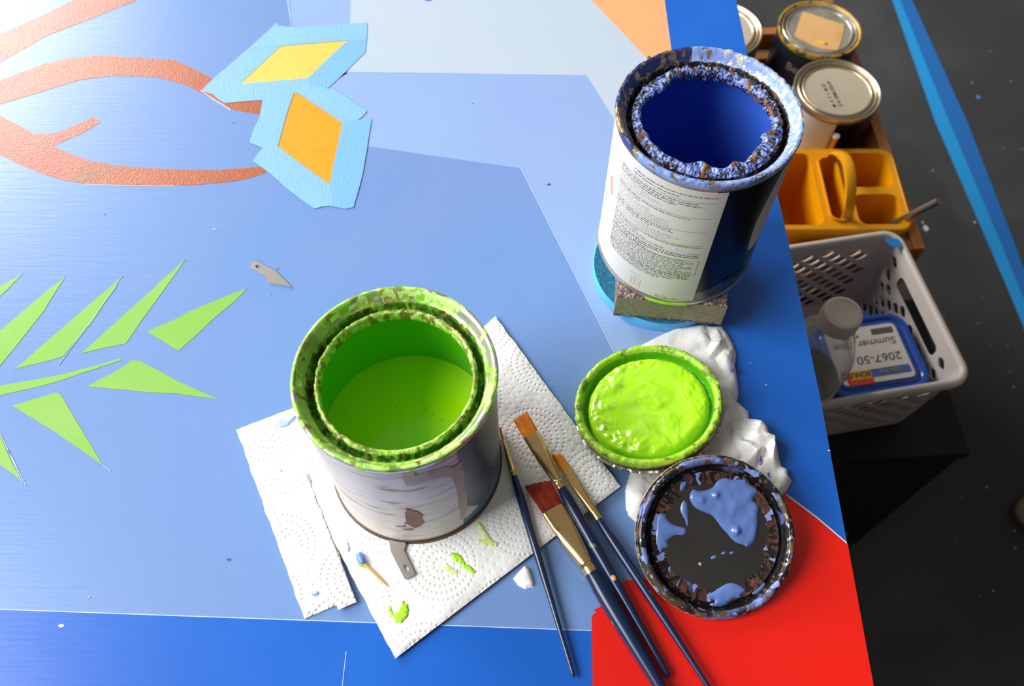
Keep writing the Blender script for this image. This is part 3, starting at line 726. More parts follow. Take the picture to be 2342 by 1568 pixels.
BC = thing('paint_can', 'open blue paint can with crusted rim and white printed label, raised on a sponge', 'paint can', (BX, BY, BZ))
M_black = mat('black_can_label', (.002, .003, .007), .28, spec=.18)
M_silver = mat('dark_silver_band', (.10, .10, .11), .3, .6)
M_wlab = mat('white_can_label', (.60, .595, .575), .38, bump=(18, .15))
M_ink = mat('label_ink', (.11, .115, .11), .6); M_inkb = mat('dark_label_ink', (.02, .02, .02), .6); M_inkl = mat('faint_label_ink', (.40, .41, .40), .6)
mb = MB(); can_body(mb, BX, BY, BZ); mb.build('can_body', M_tin, BC, 40)
mb = MB(); strip(mb, BX, BY, BZ, .0528, 270, 420, .0035, .1160, .00012); mb.build('black_label', M_black, BC, 40, label='glossy black front of the label')
mb = MB(); strip(mb, BX, BY, BZ, .0528, 277, 360, .0040, lambda a: .0135+.022*max(0, (a-284))/60, .00020); mb.build('silver_band', M_silver, BC, 40, label='dark silver band at the foot of the label')
def lump(a): return .1163-.0008*math.sin(math.radians(a*3))
mb = MB(); strip(mb, BX, BY, BZ, .0528, 150, 277.2, .0034, lump, .00026); mb.build('white_label_panel', M_wlab, BC, 40, label='white back panel of the label covered in small print')
# white swoosh on the black side
mb = MB(); strip(mb, BX, BY, BZ, .0528, 309.5, 372, lambda a: .040+.028*max(0, 1-(a-309.5)/5)**2 if a < 340 else .040+.03*(a-340)/30, lambda a: .074+.041*min(1, max(0, (a-309.5)/8))**.8, .00024)
mb.build('label_emblem', mat('pale_emblem', (.62, .60, .55), .4), BC, 40, label='pale curved emblem on the black side')
# small print, broken in word lengths
tx = MB(); rg = random.Random(8); RL = .05307; kd = math.degrees(1/RL)
def word(a, h, wl, hh, mi):
    V = []; f = cylpt(BX, BY, BZ, RL)
    n = max(1, int(wl*kd/2)+1)
    for i in range(n+1): V += [f(a+wl*kd*i/n, h, .0001), f(a+wl*kd*i/n, h+hh, .0001)]
    tx.add(V, [(2*i, 2*i+2, 2*i+3, 2*i+1) for i in range(n)], mi)
def line(a0, a1, h, hh=.0009, mi=0, slope=0.0):
    a = a0
    while a < a1:
        wl = rg.choice((.0008, .0014, .002, .0026, .0034)); wl = min(wl, (a1-a)/kd)
        # a word: letters as tiny uneven blocks
        x = 0
        while x < wl-.0002:
            lw = rg.uniform(.00025, .0005); hl = hh*rg.choice((.62, .62, .75, 1.0)); word(a+x*kd, h, min(lw, wl-x), hl, mi); x += lw+.00016
        a += (wl+.0006)*kd
def rule(a0, a1, h, th=.00018, mi=1): word(a0, h, (a1-a0)/kd, th, mi)
h = .1065
line(215, 272, h+.004, .0011, 0); line(215, 248, h+.0015, .0011, 0); rule(203, 272, h-.0004)
paras = [(3, .0011, 0, 262), (4, .0009, 2, 235), (0, 0, 0, 0), (2, .0011, 0, 268), (5, .0009, 2, 240), (0, 0, 0, 0), (3, .0010, 0, 258), (4, .0009, 2, 250), (0, 0, 0, 0), (2, .0011, 0, 270), (2, .0009, 0, 240), (0, 0, 0, 0)]
h -= .0025
for n, hh, mi, amax in paras:
    if n == 0: rule(203, 272, h+.0004); h -= .0016; continue
    for i in range(n):
        line(203, min(272, amax+rg.uniform(-12, 8)) if i < n-1 else 203+rg.uniform(20, 45), h, hh, mi); h -= hh*1.75
hb = h
for i in range(3): line(203, 271 if i < 2 else 236, h, .0011, 1); h -= .0019
bt = h+.0010
for i in range(9): line(203, 269 if i % 3 else 262, h, .0010, 0); h -= .0017
f0 = 272.2; rule(203, f0, bt); rule(203, f0, h+.0008)
for i in range(12): word(f0-.25, h+.0008+(bt-h-.0008)*i/12, .0002, (bt-h-.0008)/12+.0001, 1)
h -= .0006
for i in range(2): line(203, 269, h, .0011, 1); h -= .0018
for i in range(3): line(203, 268-10*i, h, .0010, 0); h -= .0017
# narrow side column left of the main text
for k_, (hs, n) in enumerate(((.104, 9), (.080, 8), (.058, 10), (.030, 3))):
    for i in range(n): line(176, 193+rg.uniform(-6, 2), hs-.0017*i, .0009, 2)
for i in range(70): word(200.2, .016+.00145*i, .00016, .0015, 2)
# lot grid
for i in range(6): rule(229, 237, .0165-.0016*i, .0002, 2)
for a in (229, 232, 236.5): word(a, .0085, .0002, .0085, 2)
cyl_text(tx, 'Lot Number', .0017, BX, BY, BZ, RL, 226, .0195, 2, w=.0001)
cyl_text(tx, 'Made in U.S.A.', .0013, BX, BY, BZ, RL, 249, .0078, 0, w=.0001)
line(249, 265, .0058, .0009, 0)
tx.build('label_print', [M_ink, M_inkb, M_inkl], BC, label='rows of tiny black print')
mb = MB(); cyl_text(mb, 'BASE', .0085, BX, BY, BZ, .0532, 298.5, .0150, 0, .0004, w=.0003); mb.build('base_lettering', M_inkb, BC, label='black word BASE near the foot')
mb = MB(); strip(mb, BX, BY, BZ, .0541, 243, 273, .0004, .0030, .0004); mb.build('green_smear', M_gsm, BC, 40, label='green paint smear on the base seam')
# smears on the label
for f in ([(252.5, .0605), (254.5, .0618), (257, .0598), (261, .0580), (264, .0572), (266, .0565), (266.5, .0555), (262, .0560), (258, .0574), (254, .0592)], [(213, .108), (215, .1092), (216, .1065), (214, .1055)], [(245.5, .1035), (248, .1045), (250, .1030), (247, .1023)]):
    mb = MB(); wrap(mb, BX, BY, BZ, .0531, f, .0001); mb.build('blue_smudge', mat('pale_blue_smudge', (.50, .60, .80), .6), BC, label='faint blue smudge on the white label')
mb = MB(); wrap(mb, BX, BY, BZ, .0531, [(189, .078), (191, .081), (193, .078), (194.5, .072), (196, .068), (194, .066), (192, .070), (190, .074)], .0001)
mb.build('red_smudge', mat('red_smudge', (.80, .25, .18), .6), BC, label='small red smudge on the white label')
# rim
M_brim = mat('blue_paint_on_rim', (.26, .38, .72), .36, bump=(150, .7), mix=[((.10, .13, .34), 28, .50, .60), ((.50, .47, .40), 36, .60, .68), ((.36, .46, .78), 60, .55, .7)])
M_bgroove = mat('black_rust_groove', (.012, .011, .014), .55, bump=(300, 1.2), mix=[((.09, .045, .02), 90, .60, .72)])
M_crust = mat('dried_blue_crust', (.17, .26, .62), .55, bump=(330, 1.4), mix=[((.08, .13, .38), 150, .48, .58), ((.20, .09, .035), 60, .585, .64), ((.035, .025, .03), 210, .62, .68), ((.40, .50, .80), 90, .64, .74)])
def bfn(a, r, z, j):
    k = [0, .0001, .0003, .0004, .0004, .0004, .0006, .0006, .0004, .0006, .001, .001, .0016, .0016, .0016, .0016, .0018, .0014, 0, 0][int(j)]
    x, y = math.cos(a)*r*1000, math.sin(a)*r*1000
    q = nz3(x, y, z*1000, .30)+.6*nz3(x, y, j, .9)
    return r+k*q*.8, z+k*1.1*q
M_c = dict(navy=mat('dark_navy_film', (.035, .045, .17), .3, .2, bump=(200, .6)), gold=mat('bare_gold_tin', (.50, .37, .17), .3, .8, bump=(200, .5)), lite=mat('light_blue_film', (.20, .30, .68), .38, bump=(240, 1.0)),
           cream=mat('cream_patch', (.62, .60, .52), .3, .3, bump=(240, .8)), rust=mat('brown_rust_flake', (.15, .062, .022), .6, bump=(400, 1.2), mix=[((.28, .15, .055), 160, .5, .62)]), dark=mat('black_scab', (.022, .015, .018), .5, bump=(400, 1.2)))
def bmi(a, jf):
    j = jf//3; d = math.degrees(a) % 360
    n1 = nn(a, jf, .12, 11)*1.25; n2 = nn(a, jf, .34, 12)*1.1; n3 = nn(a, jf, .9, 13)
    if j <= 6:
        if 95 < d < 215:
            if d > 175: return 5 if n1+.3*n2 > -.12 else 4
            return 5 if n2+.3*n3 > .22 else 4
        if d > 300 or d < 80: return 7 if n2+.3*n3 > .20 else (6 if n1+.5*n2 > -.28 else 0)
        return 0 if n1+.4*n2 < .05 else (6 if n2 > -.1 else 5)
    if j <= 11: return 8 if n2+.4*n3 > .30 else (0 if n1+.5*n3 > .34 else 1)
    if j <= 16: return 8 if n1+.5*n2 > .36 else (9 if n2-.4*n3 < -.10 else (6 if n3 > .1 else 2))
    return 3
mb = MB(); lathe(rp3, BX, BY, BZ, 600, fine(bfn), bmi, mb)
mb.build('rim', [M_brim, M_bgroove, M_crust, M_bp_in, M_c['navy'], M_c['gold'], M_c['lite'], M_c['cream'], M_c['rust'], M_c['dark']], BC, 60, label='rim smeared with blue paint and rust')
# crust growing inward from the lip
def cfn(a, r, z, j):
    x, y = math.cos(a)*42, math.sin(a)*42; dg = math.degrees(a) % 360
    q = nz3(x, y, 0, .22)+.7*nz3(x, y, j*1.7, .75)+.4*nz3(x, y, j*3.1, 1.9)
    def bump_(c, w, h): d = (dg-c+180) % 360-180; return h*math.exp(-(d/w)**2)
    inn = .0012+.0012*max(0, nz3(x, y, 4, .18)+.3)+bump_(135, 16, .0055)+bump_(258, 9, .0050)+bump_(318, 16, .0045)+bump_(338, 7, .0042)+bump_(288, 5, .0034)+bump_(45, 12, .0020)+bump_(12, 14, .0016)
    t = j/7.0
    rr = r-inn*math.sin(PI*t)**.8 if j > 0 else r
    return rr+.0010*q*(1 if 0 < j < 7 else .3), z+.0013*q
cp = [(.0437, .1168), (.0425, .1192), (.0410, .1200), (.0400, .1192), (.0396, .1176), (.0397, .1158), (.0401, .1140), (.0406, .1120)]
def cmi(a, jf):
    d = math.degrees(a) % 360
    n1 = nn(a, jf, .16, 21)*1.2; n2 = nn(a, jf, .42, 22)*1.1; n3 = nn(a, jf, 1.0, 23)
    rustz = .22*math.exp(-((d-335)/14)**2)+.20*math.exp(-((d-262)/10)**2)+.2*math.exp(-((d-305)/8)**2)+.2*math.exp(-((d-185)/16)**2)+.12*math.exp(-((d-118)/14)**2)
    if n1+.4*n2+rustz > .46: return 2
    if n2+.5*n3 < -.13: return 3
    return 1 if n3+.4*n2 > -.02 else 0
mb = MB(); lathe(refine(cp), BX, BY, BZ, 640, fine(cfn), cmi, mb)
mb.build('dried_paint_crust', [M_crust, M_c['lite'], M_c['rust'], M_c['dark']], BC, 70, label='lumpy periwinkle and rust crust round the opening')
mb = MB(); lathe([(.0515, .1080), (.0520, .10), (.0520, .010)], BX, BY, BZ, 144, None, None, mb); mb.F = [f[::-1] for f in mb.F]
mb.build('inner_wall', M_bp_in, BC, 40, label='inner wall coated in deep blue paint')
mb = MB(); disc(mb, BX, BY, BZ+.0100, .0519, 128); lathe([(.0475, .0101), (.0480, .0106), (.0485, .0101)], BX, BY, BZ, 128, None, None, mb)
mb.build('blue_paint', mat('blue_paint_film', (.03, .11, .58), .22), BC, 40, label='thin film of deep blue paint at the bottom')

# ---------------------------------------------------------------- the two lids lying upside down
def frame_from(tx_, ty_):
    n = Vector((tx_, ty_, 1)).normalized(); x = (Vector((1, 0, 0)) - n*n.x).normalized(); return x, n.cross(x), n
def lid(c, tilt, kind, label):
    c = Vector(c); x, y, n = frame_from(*tilt); T = thing('paint_can_lid', label, 'paint can lid', tuple(c))
    f3 = lambda p: tuple(c + x*p[0] + y*p[1] + n*p[2])
    return T, f3, c, x, y, n
# ---- green lid
T, f3, c, x, y, n = lid((.0880, .2385, .0165), (-.20, .195), 'g', 'round can lid heaped with thick wet lime green paint')
def gl(a, r, z, j):
    if j in (0, 1): return r, z
    X_, Y_ = math.cos(a)*r*1000, math.sin(a)*r*1000
    q = nz3(X_, Y_, z*1000, .28)+.6*nz3(X_, Y_, j, .8)
    k = .0006 if j < 9 else .0004
    return r+k*q, z+k*q
M_glr = mat('lime_paint_on_lid_ring', (.30, .62, .012), .3, bump=(260, 1.0), mix=[((.40, .62, .05), 70, .45, .6), ((.10, .22, .01), 110, .54, .62), ((.16, .12, .04), 60, .60, .66)])
prof = [(.0455, -.0085), (.0478, -.0080), (.0482, -.0068), (.0470, -.0060), (.0462, -.0050), (.0470, -.0020), (.0478, .0005), (.0474, .0024), (.0458, .0034), (.0440, .0028), (.0426, .0010), (.0418, -.0015), (.0412, -.0040), (.0404, -.0048), (.0398, -.0045)]
mb = MB(); lathe(prof, 0, 0, 0, 320, gl, [1, 1, 1, 3, 2, 0, 0, 0, 0, 0, 4, 4, 4, 4, 4], mb)
mb.build('lid_ring', [M_glr, M_tin, mat('dark_lid_skirt', (.05, .09, .01), .4, mix=[((.22, .5, .01), 60, .42, .55)]), M_tin_d, mat('green_groove_shadow_paint', (.08, .38, .004), .35, bump=(200, .8))], T, 70, xf=f3, label='raised ring coated in lime paint')  # groove carries a darker green than the ring
R0 = .0397
def gh(px_, py_, d):
    r = math.hypot(px_, py_); s = 1-math.exp(-max(0, d)/.0016)
    X_, Y_ = px_*1000, py_*1000
    wx = X_+4*nz3(X_, Y_, 3, .06); wy = Y_+4*nz3(X_, Y_, 8, .06)
    q = .0012*nz3(wx, wy, 1, .09)+.00022*nz3(wx, wy, 2, .24)
    ridge = 1-abs(nz3(wx, wy, 5, .085))*2; q += .0005*max(0, ridge-.75)
    ed = math.exp(-((r-.034)/.006)**2)
    q += ed*(.0010*nz3(wx, wy, 7, .26)*(.6+.6*(px_ < 0)))
    for (u, v, am, sg) in ((-.001, .0065, .0011, .0032), (.0075, -.003, .0008, .0026), (-.019, .017, .0012, .0045), (-.026, .001, .0010, .0045), (.012, .0068, .0009, .0055), (-.012, -.022, .0010, .0045)):
        q += am*math.exp(-((px_-u)**2+(py_-v)**2)/(sg*sg))
    return -.0050+s*(.0062+q)
circ = [(R0*(1+.006*nz3(math.cos(2*PI*i/120)*20, math.sin(2*PI*i/120)*20, 0, .5))*math.cos(2*PI*i/120), R0*math.sin(2*PI*i/120)) for i in range(120)]
mb = field(circ, .00045, gh, .0008); mb.build('wet_paint', mat('lime_green_paint', (.37, .76, .012), .17, coat=.25, bump=(120, .22)), T, 60, xf=f3, label='thick glossy lime green paint')

# ---- black lid
T, f3, c, x, y, n = lid((.1215, .1503, .0180), (.05, -.36), 'b', 'round can lid with black rusty underside and blobs of blue paint')
M_bl = mat('black_lid_floor', (.022, .021, .020), .36, bump=(200, .15), mix=[((.035, .033, .03), 12, .4, .7)])
M_blring = mat('black_lid_ring', (.022, .020, .022), .28, .3, bump=(160, .6), mix=[((.16, .22, .50), 32, .55, .62), ((.12, .085, .06), 26, .57, .68), ((.24, .32, .66), 48, .60, .66)])
M_blgr = mat('lid_black_groove', (.006, .005, .006), .45, bump=(250, .8), mix=[((.10, .13, .33), 45, .62, .68)])
M_blrust = mat('lid_rust', (.05, .016, .008), .6, bump=(350, 1.2), mix=[((.11, .04, .02), 120, .5, .62), ((.012, .008, .008), 70, .5, .6), ((.14, .19, .42), 55, .64, .69)])
M_tan = mat('lid_outer_edge', (.62, .42, .30), .4, .3, mix=[((.55, .45, .22), 20, .45, .6)])
def blf(a, r, z, j):
    if j <= 2: return r, z
    X_, Y_ = math.cos(a)*r*1000, math.sin(a)*r*1000; q = nz3(X_, Y_, z*1000, .25)+.5*nz3(X_, Y_, j, .8)
    k = .0003 if j < 11 else .00018
    return r+k*q, z+k*q
prof = [(.0455, -.0050), (.0476, -.0046), (.0484, -.0030), (.0482, -.0014), (.0474, -.0012), (.0474, .0006), (.0470, .0026), (.0456, .0036), (.0440, .0032), (.0428, .0014), (.0418, -.0018), (.0408, -.0034), (.0396, -.0028), (.0386, -.0012), (.0376, -.0014), (.034, -.0018), (.031, -.0020), (.027, -.0022)]
def lmi(a, jf):
    j = jf//3; d = math.degrees(a) % 360
    n1 = nn(a, jf, .13, 31)*1.25; n2 = nn(a, jf, .36, 32)*1.1
    if j < 3: return 1
    if j < 9:
        if n1*.8+.5*n2+(.10 if 150 < d < 260 else 0)+(.1 if d > 270 or d < 10 else 0) > .36: return 4
        return 5 if n2+.22*(math.cos(math.radians(d+20)) > .5) > .42 else (6 if n1 < -.40 else 0)
    if j < 13: return 6 if n2 > .42 else 2
    return 4 if n1+.4*n2 > .44 else (2 if n2 < -.10 else 3)
mb = MB(); lathe(refine(prof), 0, 0, 0, 480, fine(blf), lmi, mb)
mb.build('lid_ring', [M_blring, M_tan, M_blgr, M_blrust, mat('blue_film_on_lid', (.20, .28, .62), .4, bump=(200, .8)), mat('scraped_tin', (.45, .43, .38), .3, .8), mat('lid_rust_brown', (.11, .055, .025), .5)], T, 60, xf=f3, label='black raised ring flecked with blue paint and rust')
def blob(px, hmax, m, nm, lab=None, zb=-.0021, seed=0, bumps=(), rag=.0003, w=.0012):
    P = []
    for u, v in px:
        q = onplane(u, v, c+n*zb, n)-c; P.append((q.dot(x), q.dot(y)))
    P = ragged(smooth_poly(P, 1), rag, .0018, seed)
    bb = []
    for u, v, am, sg in bumps:
        q = onplane(u, v, c+n*zb, n)-c; bb.append((q.dot(x), q.dot(y), am, sg))
    def hh(a, b, d):
        if d < 0: return zb+d*.8
        z = hmax*(1-math.exp(-d/w))*(1+.25*nz3(a*1000, b*1000, seed, .2))
        for bx_, by_, am, sg in bb: z += am*math.exp(-((a-bx_)**2+(b-by_)**2)/(sg*sg))
        return zb+z
    return field(P, .00045, hh, .0009).build(nm, m, T, 60, xf=f3, label=lab)
def zb2(u, v): return (1430+u/3.824, 1020+v/3.824)
M_peripaint = mat('periwinkle_wet_paint', (.115, .205, .52), .22, coat=.3, bump=(60, .15))
fl = [(.0335*math.cos(2*PI*i/60)*(1+.035*nz3(math.cos(i/60*6.28)*3, math.sin(i/60*6.28)*3, 2)+.02*nz3(i*.8, 3)), .0335*math.sin(2*PI*i/60)*(1+.035*nz3(math.cos(i/60*6.28)*3, math.sin(i/60*6.28)*3, 2)+.02*nz3(i*.8, 3))) for i in range(60)]
plate(fl, (), -.0030, -.00195).build('lid_floor', M_bl, T, xf=f3, label='smooth black centre of the lid')
m1 = [(555, 440), (590, 370), (640, 392), (720, 385), (780, 350), (800, 300), (870, 270), (930, 290), (1000, 285), (1050, 280), (1080, 330), (1150, 370), (1165, 400), (1110, 470), (1150, 500), (1175, 530), (1160, 600), (1165, 680), (1150, 760), (1130, 840), (1060, 885), (1040, 860), (980, 850), (930, 810), (900, 770), (850, 720), (800, 650), (760, 600), (690, 575), (620, 545), (580, 500)]
blob([zb2(*p) for p in m1], .0017, M_peripaint, 'blue_paint_blob', 'largest blob of periwinkle paint', -.00195, 2, [(*zb2(965, 740), .0026, .0022), (*zb2(785, 430), .0018, .0020), (*zb2(665, 470), .0010, .0022), (*zb2(950, 520), .0009, .004)])
blob([zb2(*p) for p in [(700, 1300), (760, 1280), (820, 1240), (900, 1195), (960, 1200), (1030, 1235), (1060, 1265), (1010, 1300), (1010, 1330), (950, 1330), (900, 1370), (820, 1395), (740, 1390), (790, 1350), (730, 1330)]], .0015, M_peripaint, 'blue_paint_blob', None, -.0019, 3)
blob([zb2(*p) for p in [(300, 570), (350, 600), (370, 650), (420, 690), (480, 705), (530, 720), (535, 760), (500, 780), (440, 770), (390, 800), (360, 830), (380, 880), (330, 890), (310, 950), (270, 880), (265, 780), (275, 660)]], .0010, M_peripaint, 'blue_paint_blob', None, -.0019, 4)
blob([zb2(*p) for p in [(500, 480), (525, 475), (545, 510), (548, 600), (552, 690), (540, 700), (525, 640), (495, 600), (482, 540)]], .0009, M_peripaint, 'blue_paint_blob', None, -.0019, 5)
for i, (a, b, s) in enumerate([(772, 972, 30), (858, 935, 22), (930, 933, 22)]): blob([zb2(a-s, b+s*.4), (zb2(a-s*.3, b-s*.5)), zb2(a+s, b-s*.6), zb2(a+s*.4, b+s*.5)], .0006, M_peripaint, 'paint_drop', None, -.0019, 9+i, rag=.0001, w=.0006)
blob([zb2(640, 1040), zb2(640, 1015), zb2(665, 1015), zb2(668, 1045)], .0003, mat('grey_fleck', (.4, .4, .42), .5), 'paint_drop', None, -.0019, 15, rag=.0001)
for i, pts in enumerate([[(480, 300), (545, 290), (540, 330), (490, 400), (470, 360)], [(380, 1050), (400, 1060), (395, 1110), (375, 1100)], [(1110, 1290), (1150, 1250), (1220, 1190), (1220, 1220), (1160, 1280)], [(1305, 880), (1330, 880), (1325, 905), (1308, 905)]]):
    blob([zb2(*p) for p in pts], .0006, M_peripaint, 'blue_paint_smear', None, -.0018, 30+i)

# ---------------------------------------------------------------- artist brushes
M_navy = mat('navy_lacquer_handle', (.003, .014, .055), .28, mix=[((.004, .020, .08), 12, .4, .6), ((.16, .17, .10), 60, .69, .71)])
M_navyw = mat('chipped_navy_handle', (.006, .016, .050), .28, coat=.3, mix=[((.36, .22, .10), 26, .575, .60, (1, 1, 1)), ((.008, .05, .16), 12, .5, .7)])
M_gold = mat('brass_ferrule', (.78, .55, .24), .24, .95, bump=(80, .12))
M_goldr = mat('brass_ferrule_red_stained', (.78, .50, .20), .28, .9, mix=[((.75, .12, .03), 70, .60, .70), ((.72, .60, .20), 40, .5, .7)])
def bristle_mat(name, c1, c2, c3):
    return mat(name, c1, .55, spec=.25, bump=(1500, .8, (1, 1, 1), .0004), mix=[(c2, 160, .42, .62), (c3, 60, .55, .75)])
M_b1 = bristle_mat('orange_bristles', (.72, .20, .008), (.82, .27, .015), (.45, .10, .006))
M_b2 = bristle_mat('dark_red_bristles', (.26, .022, .006), (.34, .035, .008), (.13, .012, .006))
M_b3 = bristle_mat('tan_bristles', (.68, .25, .02), (.55, .30, .02), (.74, .13, .012))
def brush(tip, fs, fe, end, z, bw, fw, fh, hr, mb_, mf, mh, label, angle_cut=0.0, flare=1.0, seed=0, hmax=None, hlen=None, flatlen=.3, fray=.0006):
    """tip, ferrule start/end and handle end in photo pixels, z = heights at those four places"""
    p = [Vector((*B(*q, zz), zz)) for q, zz in zip((tip, fs, fe, end), z)]
    p0, p3 = p[0], p[3]; ax = (p3-p0).normalized(); up0 = Vector((0, 0, 1)); side = ax.cross(up0).normalized(); up = side.cross(ax).normalized()
    s1 = (p[1]-p0).dot(ax); s2 = (p[2]-p0).dot(ax); s3 = (p3-p0).length
    T = thing('artist_brush', label, 'paint brush', tuple(p0))
    # bristles: fine fluted tuft with a ragged tip
    n = 72; mb = MB(); rg = random.Random(seed); fl = [rg.uniform(.80, 1.12) for _ in range(n)]; tl_ = [rg.uniform(-1, 1)*fray for _ in range(n)]
    V = []; secs = [(0, bw*flare, .0007), (.12, bw*flare, .0013), (.4, bw*(flare*.6+.4), fh*.75), (.75, bw, fh*.95), (1.04, bw*.97, fh*.92)]
    for k, (t, hw, hh) in enumerate(secs):
        for i in range(n):
            a = 2*PI*i/n; x_ = hw*math.copysign(abs(math.cos(a))**.65, math.cos(a)); y_ = hh*math.copysign(abs(math.sin(a))**.65, math.sin(a))*(fl[i] if k < 4 else 1)
            ds = (tl_[i]+angle_cut*x_) if k <= 1 else angle_cut*x_*(.5 if k == 2 else 0)
            V.append(p0+ax*(s1*t+ds)+side*x_+up*y_)
    F = [(k*n+i, k*n+(i+1) % n, (k+1)*n+(i+1) % n, (k+1)*n+i) for k in range(len(secs)-1) for i in range(n)]
    F += [(0*n+i, 0*n+(n-i) % n, 0*n+(n-i-1) % n, 0*n+i+1) for i in range(1, n//2-1)] + [(0, n-1, 1)]
    mb.add(V, F); mb.build('bristles', mb_, T, 50)
    # ferrule: flat and wide at the hair, crimp step, then round
    L_ = s2-s1; q = flatlen
    secs = [(s1-.0002, fw, fh, 3.2), (s1+L_*.02, fw*1.01, fh*1.03, 3.2), (s1+L_*q*.92, fw*.96, fh*1.02, 3.2), (s1+L_*q, fw*.95, fh*1.10, 3.0), (s1+L_*(q+.05), fw*.92, fh*1.10+.25*(hr-fh), 2.7), (s1+L_*(q+.18), fw*.78+.22*hr, fh*.6+hr*.45, 2.4),
            (s1+L_*(q+.38), fw*.42+.58*hr, fh*.25+hr*.75, 2.1), (s1+L_*.84, fw*.06+hr*.97, hr, 2)]
    for t, k in ((.855, 1.05), (.87, .97), (.885, 1.05), (.90, .97), (.93, 1.0), (1.0, 1.0)): secs.append((s1+L_*t, hr*k, hr*k, 2))
    mb = MB(); loft(mb, p0, ax, side, up, secs, 40); mb.build('ferrule', mf, T, 40)
    hm = hmax or hr*1.15; hl = s3-s2
    secs = [(s2-.0003, hr*.93, hr*.93, 2), (s2+.0004, hr*.98, hr*.98, 2), (s2+hl*.10, hm*.98, hm*.98, 2), (s2+hl*.20, hm, hm, 2), (s2+hl*.35, hm*.93, hm*.93, 2), (s2+hl*.6, hm*.72, hm*.72, 2), (s2+hl*.85, hm*.52, hm*.52, 2), (s2+hl*.975, hm*.46, hm*.46, 2), (s2+hl*.993, hm*.36, hm*.36, 2), (s2+hl, hm*.12, hm*.12, 2)]
    mb = MB(); loft(mb, p0, ax, side, up, secs, 28); hd = mb.build('handle', mh, T, 40)
    return T, p0, ax, side, up, hd, (s1, s2, s3)
zc = .0070
brush((1143, 978), (1151, 1006), (1176, 1087), (1313, 1549), (.0075, .0078, .0080, .0030), .0006, .0010, .0010, .0022, M_b3, M_gold, M_navyw, 'thin round artist brush with chipped dark blue handle beside the green can', seed=1, flatlen=.05, hmax=.0027)
Tb = brush((1190, 951), (1214, 994), (1283, 1115), (1530, 1547), (.0130, .0128, .0125, .0040), .0054, .0055, .0019, .0030, M_b1, M_gold, M_navy, 'flat artist brush with square orange bristles, lying on top of the others', angle_cut=.12, seed=2, hmax=.0037, flatlen=.27)
brush((1273, 1040), (1294, 1074), (1371, 1186), (1652, 1618), (.0070, .0070, .0065, .0045), .0033, .0034, .0014, .0024, M_b3, M_goldr, M_navy, 'small flat artist brush with slanted tan bristles and red stained ferrule', angle_cut=-.55, seed=3, hmax=.0030)
brush((1230, 1106), (1259, 1167), (1346, 1313), (1585, 1695), (.0080, .0080, .0078, .0055), .0073, .0075, .0024, .0042, M_b2, M_gold, M_navy, 'largest flat artist brush with wide dark red bristles', angle_cut=-.34, flare=1.12, seed=4, hmax=.0052, fray=.0012, flatlen=.28)
# orange drop on the handle of the top brush
T, p0, ax, side, up, hd, ss = Tb
q = Vector((*B(1410, 1317, .0105), .0105)); s = (q-p0).dot(ax)
mb = MB(); V = []; hr_ = .0031
for j in range(5):
    for i in range(12):
        a = 2*PI*i/12; r = .0016*j/4; an = r*math.sin(a)*.9/hr_
        V.append(p0+ax*(s+r*1.15*math.cos(a))+side*(hr_*1.04*math.sin(an))+up*(hr_*1.04*math.cos(an)+.0004*(1-(j/4)**2)))
F = [(j*12+i, j*12+(i+1) % 12, (j+1)*12+(i+1) % 12, (j+1)*12+i) for j in range(4) for i in range(12)]
put('paint_drop', V, F, mat('orange_paint_drop', (.80, .33, .09), .4), T, True, label='dried orange paint drop')

# ---------------------------------------------------------------- things beside and below the table
M_blk = mat('black_laminate', (.008, .008, .008), .45, spec=.3)
M_blkedge = mat('bare_brown_board_edge', (.10, .035, .015), .6)
CABZ = -.390
cc = B(2219, 1036, CABZ); rot = math.atan2(B(2219, 1036, CABZ)[1]-B(1905, 1055, CABZ)[1], B(2219, 1036, CABZ)[0]-B(1905, 1055, CABZ)[0])
def rotf(cx, cy, a): 
    c_, s_ = math.cos(a), math.sin(a); return lambda p: (cx+c_*p[0]-s_*p[1], cy+s_*p[0]+c_*p[1], p[2])
CB = thing('cabinet', 'black laminate cabinet with thin brown edge line standing on the floor below the basket', 'cabinet', (cc[0], cc[1], FLOOR))
xf = rotf(cc[0], cc[1], rot)
MB().box((-.42, 0, CABZ-.016), (0, .208, CABZ)).build('cabinet_top', M_blk, CB, xf=xf)
MB().box((-.418, .003, CABZ-.0195), (-.003, .206, CABZ-.016)).build('board_edge', M_blkedge, CB, xf=xf, label='thin bare brown board edge')
MB().box((-.418, .003, FLOOR), (-.003, .206, CABZ-.0195)).build('cabinet_body', M_blk, CB, xf=xf)
sp = MB().box((.215, .615, FLOOR), (.462, .965, CABZ)).build('support_box', M_blk, loc=(.34, .79, FLOOR)); tag(sp, 'plain black box on the floor hidden beneath the wooden crate', 'box')

